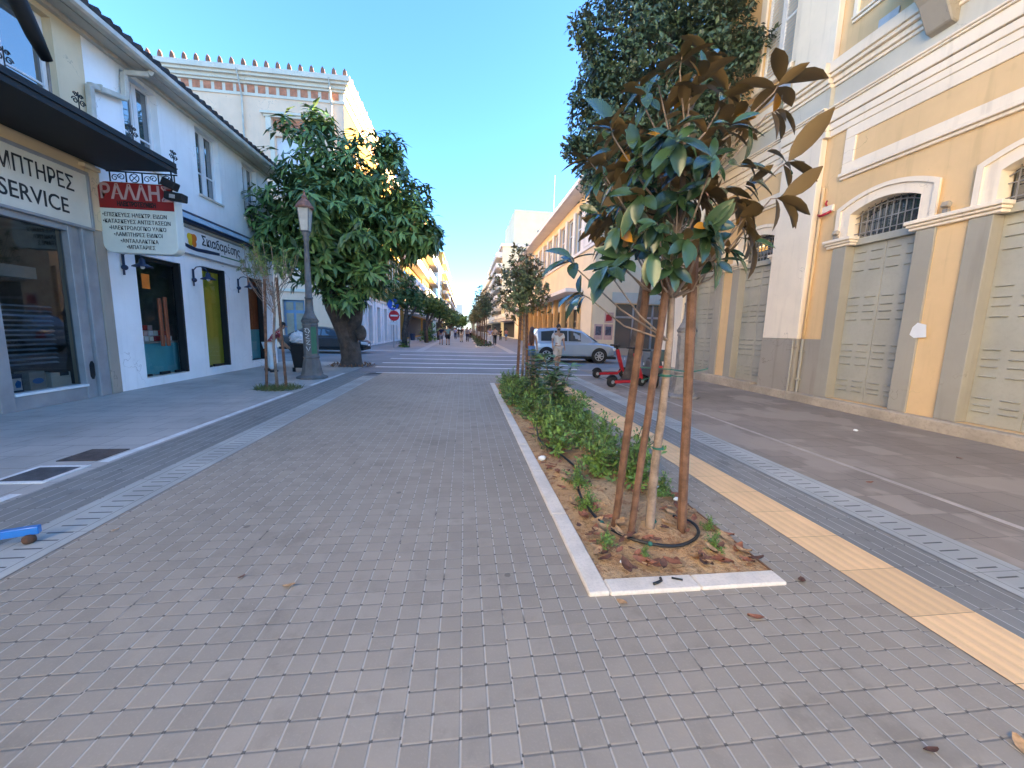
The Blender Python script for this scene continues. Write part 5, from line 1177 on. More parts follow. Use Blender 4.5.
# fallen leaves
m_dry = [M('dry_leaf_red', (0.26, 0.10, 0.055), .7, .3, 30), M('dry_leaf_tan', (0.40, 0.24, 0.12), .7, .3, 30), M('dry_leaf_dark', (0.13, 0.06, 0.04), .7, .3, 30)]
def leaf_proto(mat, L):
    V = []; F_ = []
    for i in range(5):
        t = i/4; w_ = L*.24*math.sin(PI*min(1, t*.9+.08))
        for s in (-1, 0, 1): V.append((s*w_, (t-.5)*L, .004+.008*abs(s)+.012*(t-.5)**2*4*random.uniform(.3, 1.2)))
    for i in range(4):
        for c in (0, 1): a = i*3+c; F_.append((a, a+1, a+4, a+3))
    return MB().add(V, F_).build('fallen_leaf', mat, smooth=True)
lp = [leaf_proto(m, .12) for m in m_dry]
def fallen(x, y, z, k, label, group, s=1.0, first=set()):
    if k not in first: o = lp[k]; first.add(k)
    else: o = lp[k].copy(); COL.objects.link(o)
    o.location = (x, y, z); o.rotation_euler = (random.uniform(-.25, .25), random.uniform(-.25, .25), random.uniform(0, 6.28)); o.scale = (s,)*3
    tag(o, label, 'leaf', group); return o
LB = 'dry brown fallen leaf lying on the soil of the planting bed'
for i in range(190):
    y = 2.2+3.4*random.random()**1.8; x = random.choice((random.uniform(.9, 1.25), random.uniform(1.6, 2.0), random.uniform(.92, 2.0)))
    fallen(x, y, .075 if .98 < x < 1.93 and y > 2.3 else .045, random.choice((0, 0, 1, 1, 2)), LB, 'fallen leaves on the soil', random.uniform(.5, 1.15))
for (px, py, k, s, lbl) in ((.92, 1.93, 1, .6, 'tan fallen leaf against the front of the white edging'), (1.62, 1.75, 0, .7, 'reddish fallen leaf on the pavers in front of the bed'), (2.16, 2.02, 2, .75, 'dark red fallen leaf at the front right corner of the bed'), (-.55, .98, 1, .45, 'small yellowish leaf on the near middle pavers'), (2.15, 1.02, 1, .8, 'long tan leaf on the pavers at the lower right corner'), (1.78, 1.05, 2, .45, 'small dark leaf on the pavers near the lower right corner'), (-1.02, 2.24, 1, .6, 'tan fallen leaf alone on the left middle pavers'), (-1.34, 2.35, 2, .4, 'small dark fallen scrap on the left middle pavers'), (-2.55, 3.0, 1, .35, 'pale scrap beside the left drain'), (-1.05, .86, 1, .4, 'orange leaf at the bottom left of the pavers'), (4.4, 3.5, 0, .6, 'reddish leaf on the right drain'), (6.6, 4.2, 0, .7, 'orange leaf near the plinth on the right pavement')):
    fallen(px, py, .006, k, lbl, 'scattered leaves on the paving', s)
for i, (x, y, rz, lbl) in enumerate(((1.20, 2.06, .6, 'dark curled seed pod on the white front edging'), (1.34, 2.08, 2.2, 'straight dark twig on the white front edging'))):
    o = MB().tube([(x-.035, y-.02, .032), (x, y-.012, .036), (x+.03, y+.008, .032), (x+.035, y+.03, .034)] if i == 0 else [(x-.03, y+.01, .03), (x+.03, y-.015, .03)], .009 if i == 0 else .006, 6).build('seed_pod' if i == 0 else 'twig', m_hose, smooth=True); tag(o, lbl, 'twig')
for (x, y, r_, lbl) in ((.93, 4.33, .05, 'white pebble at the left edge of the bed'), (1.93, 4.42, .07, 'large white stone at the right edge of the bed'), (1.90, 3.45, .035, 'white pebble beside the right stake'), (1.95, 3.15, .03, 'small white pebble on the bed right edge'), (6.6, 5.6, .035, 'pale stone on the brown right pavement'), (1.05, 2.25, .016, 'tiny white pebble near the front edging')):
    o = MB().sphere((x, y, .05 if x < 3 else .02), r_, r_*.8, r_*.6, 10, 6, .25).build('pebble', m_white_p, smooth=True); tag(o, lbl, 'stone')
# ------------------------------------------------------------------ vehicles (built along +X, nose at +X, then turned)
def car(name, label, loc, rotz, prof, cab, paint, hw=.88, wheels=(-1.3, 1.35), wr=.34, L2=2.25, rails=False):
    """prof: (x, zbot, ztop, halfwidth) of the lower body; cab: (x, zbelt, zroof, hw belt, hw roof)"""
    o = thing(name, label, 'car', (0, 0, 0)); body = MB()
    rings = []
    for x, zb, zt, w_ in prof:
        half = [(0, zb), (w_*.82, zb), (w_*.97, zb+.10), (w_, zb+.28), (w_*1.0, (zb+zt)/2+.1), (w_*.97, zt-.07), (w_*.88, zt), (w_*.5, zt+.025), (0, zt+.03)]
        rings.append([(x, y, z) for y, z in half]+[(x, -y, z) for y, z in half[-2:0:-1]])
    n = len(rings[0]); b = len(body.v)
    body.v += [p for r in rings for p in r]
    fs = [[b+i*n+k, b+(i+1)*n+k, b+(i+1)*n+(k+1)%n, b+i*n+(k+1)%n] for i in range(len(rings)-1) for k in range(n)]+[[b+k for k in range(n)], [b+(len(rings)-1)*n+k for k in range(n)][::-1]]
    body.f += fs; body.mi += [0]*len(fs)
    rings = []
    for x, zl, zr, wl, wr_ in cab:
        half = [(0, zl-.05), (wl, zl-.03), (wl-.02, zl+.04), (wr_+.04, zr-.10), (wr_-.05, zr-.02), (wr_*.6, zr+.015), (0, zr+.02)]
        rings.append([(x, y, z) for y, z in half]+[(x, -y, z) for y, z in half[-2:0:-1]])
    n = len(rings[0]); b = len(body.v); body.v += [p for r in rings for p in r]
    fs = [[b+i*n+k, b+(i+1)*n+k, b+(i+1)*n+(k+1)%n, b+i*n+(k+1)%n] for i in range(len(rings)-1) for k in range(n)]+[[b+k for k in range(n)], [b+(len(rings)-1)*n+k for k in range(n)][::-1]]
    body.f += fs; body.mi += [0]*len(fs)
    body.build('body', paint, o, smooth=False, fix=True, bevel=.025, seg=2)
    def cabpt(x, t, s):
        for a, c in zip(cab[:-1], cab[1:]):
            if a[0] <= x <= c[0]:
                q = (x-a[0])/(c[0]-a[0]); zl, zr, wl, wq = [a[i]+(c[i]-a[i])*q for i in range(1, 5)]
                z0, z1, y0, y1 = zl+.045, zr-.11, wl-.02, wq+.045
                return (x, s*(y0+(y1-y0)*t+.006), z0+(z1-z0)*t)
    xs0, xs1 = cab[1][0]+.12, cab[-2][0]-.05
    cuts = np.linspace(xs0, xs1, 4)
    for s in (-1, 1):
        for a, c in zip(cuts[:-1], cuts[1:]):
            q = MB(); a2, c2 = a+.03, c-.03; N_ = 4
            vs_ = [cabpt(a2+(c2-a2)*i/N_, t, s) for i in range(N_+1) for t in (.04, .97)]
            q.add(vs_, [(2*i, 2*i+2, 2*i+3, 2*i+1) if s < 0 else (2*i+1, 2*i+3, 2*i+2, 2*i) for i in range(N_)]); q.build('side_window', m_pane, o)
    for (i0, i1, nm, sg) in ((len(cab)-2, len(cab)-1, 'windscreen', 1), (1, 0, 'rear_window', -1)):
        A, B_ = cab[i0], cab[i1]
        dx = .012*sg
        q = MB().add([(B_[0]+dx, -B_[3]*.88, B_[1]+.06), (B_[0]+dx, B_[3]*.88, B_[1]+.06), (A[0]+dx+.02*sg, A[4]*.88, A[2]-.03), (A[0]+dx+.02*sg, -A[4]*.88, A[2]-.03)], [(0,1,2,3) if sg > 0 else (3,2,1,0)]); q.build(nm, m_pane, o)
    for wx in wheels:
        for s in (-1, 1):
            MB().tube([(wx, s*(hw+.004), wr+.02), (wx, s*(hw-.25), wr+.02)], wr*1.13, 28).build('wheel_arch', m_black, o)
            wt = MB(); y0, y1 = s*(hw-.20), s*(hw+.015)
            pr = [(wr*.62, -.09), (wr*.93, -.10), (wr, -.06), (wr, .06), (wr*.93, .10), (wr*.62, .10)]
            N_ = 28; b = 0; vv = []; ff = []
            for r_, d in pr:
                for k in range(N_): a = 2*PI*k/N_; vv.append((wx+r_*math.cos(a), s*(hw-.09+d*1.05), wr+r_*math.sin(a)))
            for i in range(len(pr)-1):
                for k in range(N_): ff.append((i*N_+k, i*N_+(k+1)%N_, (i+1)*N_+(k+1)%N_, (i+1)*N_+k))
            wt.add(vv, ff); w_ = wt.build('wheel', m_rub, o, smooth=True)
            rm = MB()
            for k in range(7):
                a = 2*PI*k/7; rm.bar((wx, s*(hw+.0), wr), (wx+wr*.6*math.cos(a), s*(hw+.005), wr+wr*.6*math.sin(a)), .05, .03, up=(0, 1, 0))
            rm.tube([(wx, s*(hw-.02), wr), (wx, s*(hw+.02), wr)], .06, 12)
            rm.tube([(wx+wr*.62*math.cos(a), s*(hw+.0), wr+wr*.62*math.sin(a)) for a in np.linspace(0, 2*PI, 25)], .022, 6); rm.build('rim', m_rim, w_)
            MB().tube([(wx, s*(hw-.05), wr), (wx, s*(hw-.03), wr)], wr*.6, 20).build('brake_disc', m_dark, w_)
    f, r = prof[-1], prof[0]
    for s in (-1, 1):
        MB().obox((prof[-2][0]+.06, s*hw*.70, prof[-2][2]-.12), (1, s*-.35, -.12), (0, 1, 0), (0, 0, 1), .16, .17, .075).build('headlight', m_lamp, o, bevel=.03, seg=2)
        MB().obox((prof[1][0]-.02, s*hw*.80, prof[1][2]-.20), (1, 0, 0), (0, 1, 0), (0, 0, 1), .09, .12, .14).build('tail_light', m_redp, o, bevel=.02)
        MB().obox((cab[-1][0]-.35, s*(hw+.09), cab[-1][1]+.05), (1, 0, 0), (0, 1, 0), (0, 0, 1), .06, .09, .06).build('wing_mirror', paint, o, bevel=.03, seg=2)
        zb, zt = prof[3][1]+.16, prof[3][2]-.09
        for a, c in ((wheels[0]+wr*1.18, (wheels[0]+wheels[1])/2-.02), ((wheels[0]+wheels[1])/2, wheels[1]-wr*1.3)):
            d = MB(); d.box(a, c, s*(hw-.02), s*(hw+.006), zb, zt); d = d.build('door', paint, o, bevel=.004)
            MB().box(a+.06, a+.24, s*(hw+.006), s*(hw+.03), zt-.12, zt-.08).build('handle', paint, d, bevel=.008)
    MB().box(prof[0][0]+.05, prof[-1][0]-.08, -hw*.99, hw*.99, prof[3][1]-.03, prof[3][1]+.10).build('sill', m_black, o, bevel=.02)
    MB().box(prof[-1][0]-.01, prof[-1][0]+.02, -.42, .42, .38, .55).build('grille', m_black, o, bevel=.01)
    MB().box(prof[0][0]-.012, prof[0][0]-.002, -.26, .26, .62, .74).build('number_plate', m_white_p, o); MB().box(prof[-1][0]+.021, prof[-1][0]+.028, -.26, .26, .42, .53).build('number_plate', m_white_p, o)
    if rails:
        for s in (-1, 1): MB().tube([(cab[1][0]+.2, s*.56, cab[1][2]+.0), (cab[1][0]+.3, s*.56, cab[1][2]+.06), (cab[-2][0]-.1, s*.56, cab[-2][2]+.06), (cab[-2][0], s*.56, cab[-2][2])], .02, 6).build('roof_rail', m_rim, o)
    o.location = loc; o.rotation_euler = (0, 0, rotz); return o
m_rim = M('alloy_rim', (0.55, 0.55, 0.56), .3, .05, 2, metal=.8); m_lamp = M('lamp_lens', (0.62, 0.66, 0.70), .08, .05, 3, spec=.9)
def paintmat(name, c, m=.5): 
    g = NG(name); g.bsdf(c, .32, m, spec=.5, **{'Coat Weight': 1.0, 'Coat Roughness': .04}); return g.m
p_sil = paintmat('silver_car_paint', (0.34, 0.41, 0.51), .4); p_blk = paintmat('black_car_paint', (0.012, 0.013, 0.016), 0)
car('silver_suv', 'silver blue estate SUV with roof rails crossing the junction on the right', (5.42, 19.55, 0), math.radians(-2),
    [(-2.25, .42, .86, .70), (-2.18, .32, .98, .82), (-1.7, .26, 1.0, .89), (-.5, .24, 1.0, .90), (.6, .24, 1.0, .90), (1.15, .25, 1.0, .90), (1.8, .28, .93, .86), (2.12, .32, .82, .76), (2.28, .40, .68, .60)],
    [(-2.16, .98, 1.16, .78, .66), (-1.78, .99, 1.62, .82, .62), (-1.0, 1.0, 1.70, .84, .63), (-.1, 1.0, 1.70, .84, .63), (.45, 1.0, 1.60, .84, .61), (1.28, .99, 1.03, .80, .70)], p_sil, .90, (-1.35, 1.32), .355, rails=True)
car('black_sedan', 'black saloon car passing behind the big tree trunk on the left', (-7.75, 23.1, 0), math.radians(0),
    [(-2.25, .40, .84, .68), (-2.15, .30, .93, .80), (-1.6, .24, .95, .86), (-.5, .22, .93, .88), (.6, .22, .91, .88), (1.2, .23, .90, .88), (1.8, .26, .82, .84), (2.15, .30, .70, .74), (2.28, .38, .58, .58)],
    [(-1.75, .95, 1.0, .76, .66), (-1.05, .94, 1.38, .80, .58), (-.5, .93, 1.45, .82, .58), (.1, .92, 1.43, .82, .58), (.45, .92, 1.36, .82, .57), (1.25, .91, .95, .78, .68)], p_blk, .88, (-1.35, 1.38), .325)

def kick_scooter(label, loc, rotz):
    o = thing('kick_scooter', label, 'scooter', (0, 0, 0), 'red rental kick scooters'); m_sc = m_redp
    MB().box(-.46, .30, -.10, .10, .11, .20).build('deck', m_sc, o, bevel=.02); MB().box(-.40, .26, -.08, .08, .2002, .208).build('deck_grip', m_black, o)
    MB().bar((.30, 0, .14), (.50, 0, .30), .07, .06).build('neck', m_sc, o, bevel=.015)
    st = MB(); st.bar((.54, 0, .20), (.26, 0, .98), .12, .11); st.build('stem', m_sc, o, bevel=.02); MB().bar((.26, 0, .98), (.22, 0, 1.10), .06).build('stem_top', m_black, o)
    hb = MB(); hb.tube([(.17, -.27, 1.12), (.21, -.1, 1.12), (.21, .1, 1.12), (.17, .27, 1.12)], .03, 8); hb.obox((.25, 0, 1.13), (1, 0, .3), (0, 1, 0), (-.3, 0, 1), .07, .04, .03); hb.build('handlebar', m_black, o, smooth=True)
    for wx in (-.52, .56):
        w_ = MB(); w_.tube([(wx, -.055, .15), (wx, .055, .15)], .15, 20); w_ = w_.build('wheel', m_rub, o, bevel=.02); MB().tube([(wx, -.06, .15), (wx, .06, .15)], .055, 12).build('rim', m_alu, w_)
        MB().tube([(wx+.18*math.cos(a), 0, .15+.18*math.sin(a)) for a in np.linspace(.3, 2.7, 9)], .035, 6).build('mudguard', m_black, o)
    MB().box(.585, .60, -.02, .02, .62, .70).build('front_light', m_lamp, o)
    o.location = loc; o.rotation_euler = (0, 0, rotz); return o
k1 = kick_scooter('red kick scooter farther from the camera, standing clear of the stakes', (5.0, 12.75, 0), math.radians(14))
k2 = kick_scooter('nearer red kick scooter, half hidden behind the front stakes', (4.70, 10.65, 0), math.radians(16))
mp = thing('motor_scooter', 'dark grey motor scooter parked behind the front stakes by the lamp', 'scooter', (0, 0, 0))
MB().prism([(-.75, .55), (-.5, .80), (.0, .78), (.12, .55), (.42, .45), (.55, .95), (.62, .95), (.66, .40), (.35, .28), (-.55, .30)], lambda u, v, d: (u, d, v), -.17, .17).build('body', M('grey_scooter_paint', (0.10, 0.11, 0.125), .35, .08), mp, bevel=.04, seg=2)
MB().prism([(-.72, .80), (-.66, .87), (.0, .84), (.03, .785), (-.5, .805)], lambda u, v, d: (u, d, v), -.14, .14).build('seat', m_black, mp, bevel=.03, seg=2)
MB().obox((-.82, 0, .95), (1, 0, 0), (0, 1, 0), (0, 0, 1), .17, .2, .16).build('top_box', M('teal_dark_box', (0.04, 0.075, 0.085), .4, .1), mp, bevel=.04, seg=2)
MB().tube([(.52, -.34, 1.05), (.56, -.1, 1.02), (.56, .1, 1.02), (.52, .34, 1.05)], .025, 8).build('handlebar', m_black, mp)
MB().add([(.60, -.2, 1.0), (.60, .2, 1.0), (.50, .18, 1.4), (.50, -.18, 1.4)], [(0,1,2,3)]).build('windshield', m_glass, mp)
for wx in (-.62, .68):
    w_ = MB().tube([(wx, -.06, .24), (wx, .06, .24)], .24, 22).build('wheel', m_rub, mp, bevel=.03); MB().tube([(wx, -.065, .24), (wx, .065, .24)], .13, 14).build('rim', m_alu, w_)
MB().obox((-.80, 0, .62), (1,0,0), (0,1,0), (0,0,1), .04, .12, .04).build('tail_light', m_redp, mp)
mp.location = (5.62, 11.0, 0); mp.rotation_euler = (0, 0, math.radians(75))

# ------------------------------------------------------------------ people
m_skin = M('skin', (0.42, 0.24, 0.16), .55, .06, 8); m_hair = M('dark_hair', (0.025, 0.018, 0.014), .6, .2, 30); m_hairb = M('brown_hair', (0.10, 0.045, 0.028), .55, .25, 30)
m_tee = M('off_white_tshirt', (0.66, 0.60, 0.54), .85, .05, 6, .1); m_short = M('beige_shorts', (0.60, 0.49, 0.40), .85, .06, 6, .1); m_denim = M('denim', (0.12, 0.22, 0.42), .8, .12, 12)
m_shoe = M('dark_shoes', (0.03, 0.03, 0.035), .6); m_whitec = M('white_cloth', (0.72, 0.72, 0.72), .85, .05); m_navyc = M('navy_cloth', (0.025, 0.025, 0.06), .85); m_teal = M('teal_cloth', (0.20, 0.35, 0.33), .85); m_greyc = M('grey_cloth', (0.25, 0.24, 0.27), .85); m_blackc = M('black_cloth', (0.02, 0.02, 0.023), .85); m_rust = M('rust_top', (0.45, 0.16, 0.06), .8); m_lilac = M('lilac_cloth', (0.40, 0.40, 0.58), .85); m_beige = M('beige_cloth', (0.55, 0.42, 0.30), .85); m_pinkc = M('coral_cloth', (0.60, 0.25, 0.20), .85)
def floral():
    g = NG('red_floral_cloth'); co = g.objco(); v = g.n('ShaderNodeTexVoronoi'); g.l(co, v.inputs['Vector']); v.inputs['Scale'].default_value = 22
    g.bsdf(g.mix(g.step(v.outputs['Distance'], .28, .38), (0.55, 0.42, 0.40), (0.30, 0.035, 0.045)), .85); return g.m
m_floral = floral()
def person(label, loc, rotz, H=1.75, top=m_tee, bot=m_short, hair=m_hair, long_bot=False, stride=.16, lean=0.0, arms=None, group=None, fem=False, detail=False, longhair=False, beard=False, shoes=m_shoe, skirt=False, sleeve=True, sub=1):
    """faces +Y before turning"""
    o = thing('person', label, 'person', (0, 0, 0), group); k = H/1.75
    sh = .155 if fem else .18
    def Lp(x, y, z):      # lean the trunk forward about the hips
        if lean and z > .92:
            c, s = math.cos(lean), math.sin(lean); dz = z-.92; return (x*k, (y*c+dz*s)*k, (.92+dz*c-y*s)*k)
        return (x*k, y*k, z*k)
    A = arms or (((.21, -.04, 1.16), (.22, .08, .92)), ((-.21, .04, 1.16), (-.22, .14, .93)))
    J = dict(pel=Lp(0, 0, .96), wai=Lp(0, .0, 1.12), che=Lp(0, 0, 1.32), nb=Lp(0, -.01, 1.47), nk=Lp(0, .0, 1.53), h0=Lp(0, .025, 1.585), h1=Lp(0, .012, 1.66), h2=Lp(0, .0, 1.725))
    for s, (el, wr_) in zip((1, -1), A):
        J['sh%d' % s] = Lp(s*sh, 0, 1.42); J['el%d' % s] = Lp(*el); J['wr%d' % s] = Lp(*wr_)
        e, w_ = Vector(el), Vector(wr_); d = (w_-e).normalized(); J['ha%d' % s] = Lp(*(w_+d*.07)); 
        st = stride*s
        J['hip%d' % s] = Lp(s*.09, 0, .89); J['kn%d' % s] = Lp(s*.095, st*.55+.03*(stride > 0), .49); J['an%d' % s] = Lp(s*.10, st-.03, .085+(.05 if st < 0 else 0)); J['to%d' % s] = Lp(s*.11, st+.12, .035)
    R = dict(pel=(.145, .105), wai=(.125, .09) if not fem else (.11, .08), che=(.155, .105), nb=(.075, .06), nk=(.055, .055), h0=(.062, .075), h1=(.076, .094), h2=(.045, .06))
    for s in (1, -1): R.update({'sh%d' % s: (.058,)*2, 'el%d' % s: (.042,)*2, 'wr%d' % s: (.028,)*2, 'ha%d' % s: (.036, .018), 'hip%d' % s: (.098,)*2, 'kn%d' % s: (.060,)*2, 'an%d' % s: (.040,)*2, 'to%d' % s: (.036, .026)})
    E_ = [('pel', 'wai'), ('wai', 'che'), ('che', 'nb'), ('nb', 'nk'), ('nk', 'h0'), ('h0', 'h1'), ('h1', 'h2')]
    for s in (1, -1): E_ += [('che', 'sh%d' % s), ('sh%d' % s, 'el%d' % s), ('el%d' % s, 'wr%d' % s), ('wr%d' % s, 'ha%d' % s), ('pel', 'hip%d' % s), ('hip%d' % s, 'kn%d' % s), ('kn%d' % s, 'an%d' % s), ('an%d' % s, 'to%d' % s)]
    if detail:
        for s in (1, -1):
            h_ = Vector(J['ha%d' % s]); d = (h_-Vector(J['wr%d' % s])).normalized(); sd = d.cross(Vector((1, 0, 0))).normalized()
            for i, (off, ln) in enumerate(((-.027, .070), (-.009, .082), (.009, .078), (.026, .060))):
                p1 = h_+sd*off+d*.035; p2 = p1+d*ln*.55-Vector((s*.012, 0, 0)); J['f%d%d' % (s, i)] = tuple(p1); J['g%d%d' % (s, i)] = tuple(p2); R['f%d%d' % (s, i)] = (.0085,)*2; R['g%d%d' % (s, i)] = (.007,)*2; E_ += [('ha%d' % s, 'f%d%d' % (s, i)), ('f%d%d' % (s, i), 'g%d%d' % (s, i))]
            p1 = h_-d*.03-sd*.045; J['t%d' % s] = tuple(p1+d*.03); R['t%d' % s] = (.010,)*2; E_.append(('ha%d' % s, 't%d' % s))
    def make(name, keys, mat, grow, sub_=sub, over={}):
        ix = {q: i for i, q in enumerate(keys)}
        vs_ = []
        for q in keys:
            r_ = over.get(q, R[q]); r_ = (r_[0], r_[-1]); vs_.append(tuple(over.get(q+'@', J[q]))+(r_[0]*k+grow, r_[1]*k+grow))
        return skin(name, vs_, [(ix[a], ix[b]) for a, b in E_ if a in ix and b in ix], mat, o, sub_)
    keys = ['pel']+[q for q in J if q != 'pel']
    make('body', keys, m_skin, 0)
    if sleeve:
        tk = ['wai', 'pel', 'che', 'nb', 'sh1', 'sh-1', 'el1', 'el-1']; ov = {}
        for s in (1, -1):
            a, b = Vector(J['sh%d' % s]), Vector(J['el%d' % s]); ov['el%d@' % s] = tuple(a.lerp(b, .72)); ov['el%d' % s] = (.055, .055)
    else: tk, ov = ['wai', 'pel', 'che'], {}
    ov['pel'] = (.150, .112)
    ov['nb'] = (.085, .07)
    for s in (1, -1): ov.setdefault('sh%d' % s, (.068, .068)) if sleeve else None
    make('shirt', tk, top, .014, over=ov)
    if skirt: MB().lathe([(.135*k, 1.02*k), (.16*k, .92*k), (.19*k, .62*k), (.185*k, .62*k)], (0, 0, 0), 16).build('skirt', bot, o, smooth=True)
    else:
        ov = {}
        for s in (1, -1):
            if long_bot: ov['an%d' % s] = (.062, .062)
            else:
                a, b = Vector(J['hip%d' % s]), Vector(J['kn%d' % s]); ov['kn%d@' % s] = tuple(a.lerp(b, .92)); ov['kn%d' % s] = (.088, .088)
        make('trousers' if long_bot else 'shorts', ['pel', 'hip1', 'hip-1', 'kn1', 'kn-1']+(['an1', 'an-1'] if long_bot else []), bot, .018, over=ov)
    sm = MB()
    for s in (1, -1):
        a, t = Vector(J['an%d' % s]), Vector(J['to%d' % s]); d = (t-a); sm.tube([a+Vector((0, -.05*k, -.045*k)), (a+t)/2+Vector((0, 0, -.01)), t+Vector((0, .03*k, 0))], [.045*k, .050*k, .030*k], 8)
    sm.build('shoes', shoes, o, smooth=True)
    hc = Vector(J['h1']); hh = MB(); hh.sphere(tuple(hc+Vector((0, -.022*k, .028*k))), .088*k, .098*k, .098*k, 14, 10, .06)
    if longhair:
        pts = [hc+Vector((0, -.06*k, .04*k)), hc+Vector((0, -.11*k, -.10*k)), hc+Vector((.02*k, -.14*k, -.28*k)), hc+Vector((.02*k, -.15*k, -.48*k)), hc+Vector((.01*k, -.14*k, -.62*k))]; hh.tube(pts, [.08*k, .095*k, .105*k, .085*k, .03*k], 10)
    hh.build('hair', hair, o, smooth=True)
    if detail:
        for s in (1, -1):
            MB().sphere(tuple(hc+Vector((s*.030*k, .088*k, .0))), .011*k, .008*k, .008*k, 8, 6).build('eye', m_ink, o); MB().sphere(tuple(hc+Vector((s*.080*k, .0, -.01*k))), .014*k, .022*k, .032*k, 8, 6).build('ear', m_skin, o, smooth=True)
        MB().sphere(tuple(hc+Vector((0, .102*k, -.028*k))), .014*k, .020*k, .022*k, 8, 6).build('nose', m_skin, o, smooth=True)
        MB().sphere(tuple(hc+Vector((0, .088*k, -.062*k))), .024*k, .010*k, .007*k, 8, 6).build('mouth', M('lips', (0.30, 0.10, 0.09), .5), o, smooth=True)
        if beard: MB().sphere(tuple(hc+Vector((0, .045*k, -.075*k))), .062*k, .055*k, .040*k, 12, 8).build('beard', m_hair, o, smooth=True)
    o.location = loc; o.rotation_euler = (0, 0, rotz); return o
person('bearded man in off white t-shirt and beige shorts walking towards the camera', (3.58, 14.6, 0), PI+.12, 1.78, m_tee, m_short, detail=True, beard=True, stride=.17, sub=2)
person('woman with long brown hair in rust top and blue denim skirt, back turned', (2.55, 14.6, 0), -.35, 1.66, m_rust, m_denim, m_hairb, fem=True, longhair=True, skirt=True, detail=True, stride=.10, sleeve=False, sub=2)
person('person in red floral top and white trousers bending over the black bin', (-6.18, 13.15, 0), -1.0, 1.72, m_floral, m_whitec, m_hair, long_bot=True, lean=.62, stride=.06, arms=(((.22, .22, 1.20), (.16, .46, 1.16)), ((-.20, .20, 1.18), (-.14, .44, 1.14))), detail=True, sub=2)
G1 = 'distant walkers on the pedestrian street'
person('walker in dark navy top and grey skirt, left of the couple seen from behind', (-2.15, 36.6, 0), .0, 1.70, m_navyc, m_greyc, fem=True, group=G1, stride=.12)
person('walker in teal top and black shorts beside the navy clad walker', (-1.50, 36.0, 0), 0, 1.80, m_teal, m_blackc, group=G1, stride=.2)
person('walker in black top and pale trousers in the middle of the far street', (-.35, 44.5, 0), 0, 1.72, m_blackc, m_beige, long_bot=True, fem=True, group=G1, stride=.12)
person('walker in grey shirt and dark trousers beside the pale trousered walker', (.35, 46.5, 0), 0, 1.74, m_greyc, m_navyc, long_bot=True, group=G1, stride=.14)
person('walker in lilac shirt and light trousers right of the first far tree', (2.55, 39.0, 0), PI, 1.78, m_lilac, m_whitec, long_bot=True, group=G1, stride=.16)
person('walker in beige top and black trousers on the far right pavement', (3.10, 39.6, 0), 0, 1.78, m_beige, m_blackc, long_bot=True, group=G1, stride=.16)
person('person in coral top standing under the far right arcade', (5.9, 55, 0), PI, 1.7, m_pinkc, m_denim, group=G1, stride=.1)
person('person in dark clothes standing beside the coral topped person', (5.1, 55, 0), PI, 1.72, m_blackc, m_blackc, long_bot=True, group=G1, stride=.1)
for i, (x, y, t_, b_, lb_) in enumerate(((-2.9, 62, m_greyc, m_navyc, 'small far walker in grey near the left trees'), (-1.7, 70, m_whitec, m_denim, 'small far walker in white top and jeans'), (-1.0, 66, m_blackc, m_blackc, 'small far walker all in black'), (-.4, 78, m_pinkc, m_whitec, 'small far walker in coral top and white trousers'), (.4, 84, m_navyc, m_beige, 'small far walker in navy top'), (-2.2, 88, m_rust, m_navyc, 'small far walker in rust top'), (1.0, 74, m_whitec, m_greyc, 'small far walker in white near the right planters'), (-3.6, 56, m_blackc, m_greyc, 'far walker in black close to the left kerb trees'), (-1.3, 58, m_lilac, m_navyc, 'far walker in lilac top behind the teal walker'), (.9, 60, m_whitec, m_blackc, 'far walker in white top and black trousers'), (-2.4, 100, m_pinkc, m_navyc, 'tiny distant walker in coral near the end of the street'), (-.2, 110, m_whitec, m_denim, 'tiny distant walker in white near the end of the street'), (.6, 105, m_greyc, m_blackc, 'tiny distant walker in grey near the end of the street'))):
    person(lb_, (x, y, 0), 0 if i % 3 else PI, random.uniform(1.62, 1.82), t_, b_, long_bot=True, group=G1, stride=.14)

# ------------------------------------------------------------------ bin, signs, small street furniture
bn = thing('litter_bin', 'black litter bin overflowing with white bags beside the lamp pedestal', 'bin', (-5.35, 13.6, 0))
MB().lathe([(.30, .12), (.36, .50), (.40, .86), (.42, .88), (.42, .92), (.38, .93)], (-5.35, 13.6, 0), 4, PI/4).build('bin_body', m_black, bn, bevel=.03, seg=2)
MB().obox((-4.98, 13.5, .72), (.3, 0, -1), (0, 1, 0), (1, 0, .3), .22, .26, .015).build('hanging_lid', m_iron, bn, bevel=.01)
for dx in (-.2, .2): MB().tube([(-5.35+dx, 13.38, .13), (-5.35+dx, 13.38, .0)], .05, 8).build('foot', m_rub, bn)
for i, (x, z, r_, lb_) in enumerate(((-5.45, 1.10, .24, 'crumpled white rubbish bag heaped on the black bin, left one'), (-5.15, 1.04, .19, 'smaller white rubbish bag on the black bin, right one'))):
    q = MB().sphere((x, 13.5, z), r_, r_*.8, r_*.78, 16, 12, .5); q.tube([(x+.02, 13.5, z+r_*.7), (x+.04, 13.48, z+r_*1.02)], [.05, .03], 7); o = q.build('rubbish_bag', m_bag); tag(o, lb_, 'bag', 'white bags on the bin')
o = MB().sphere((-4.95, 13.35, .16), .10, .08, .15, 10, 8, .25).build('plastic_bottle_bag', m_bag, smooth=True); tag(o, 'small white bag on the ground between bin and lamp', 'bag')
def disc(mb, c, r_, d0, d1, n=28, a0=0.0, a1=2*PI):
    mb.prism([(c[0]+r_*math.cos(a), c[2]+r_*math.sin(a)) for a in np.linspace(a0, a1, n, endpoint=False)], lambda u, v, d: (u, c[1]-d, v), d0, d1)
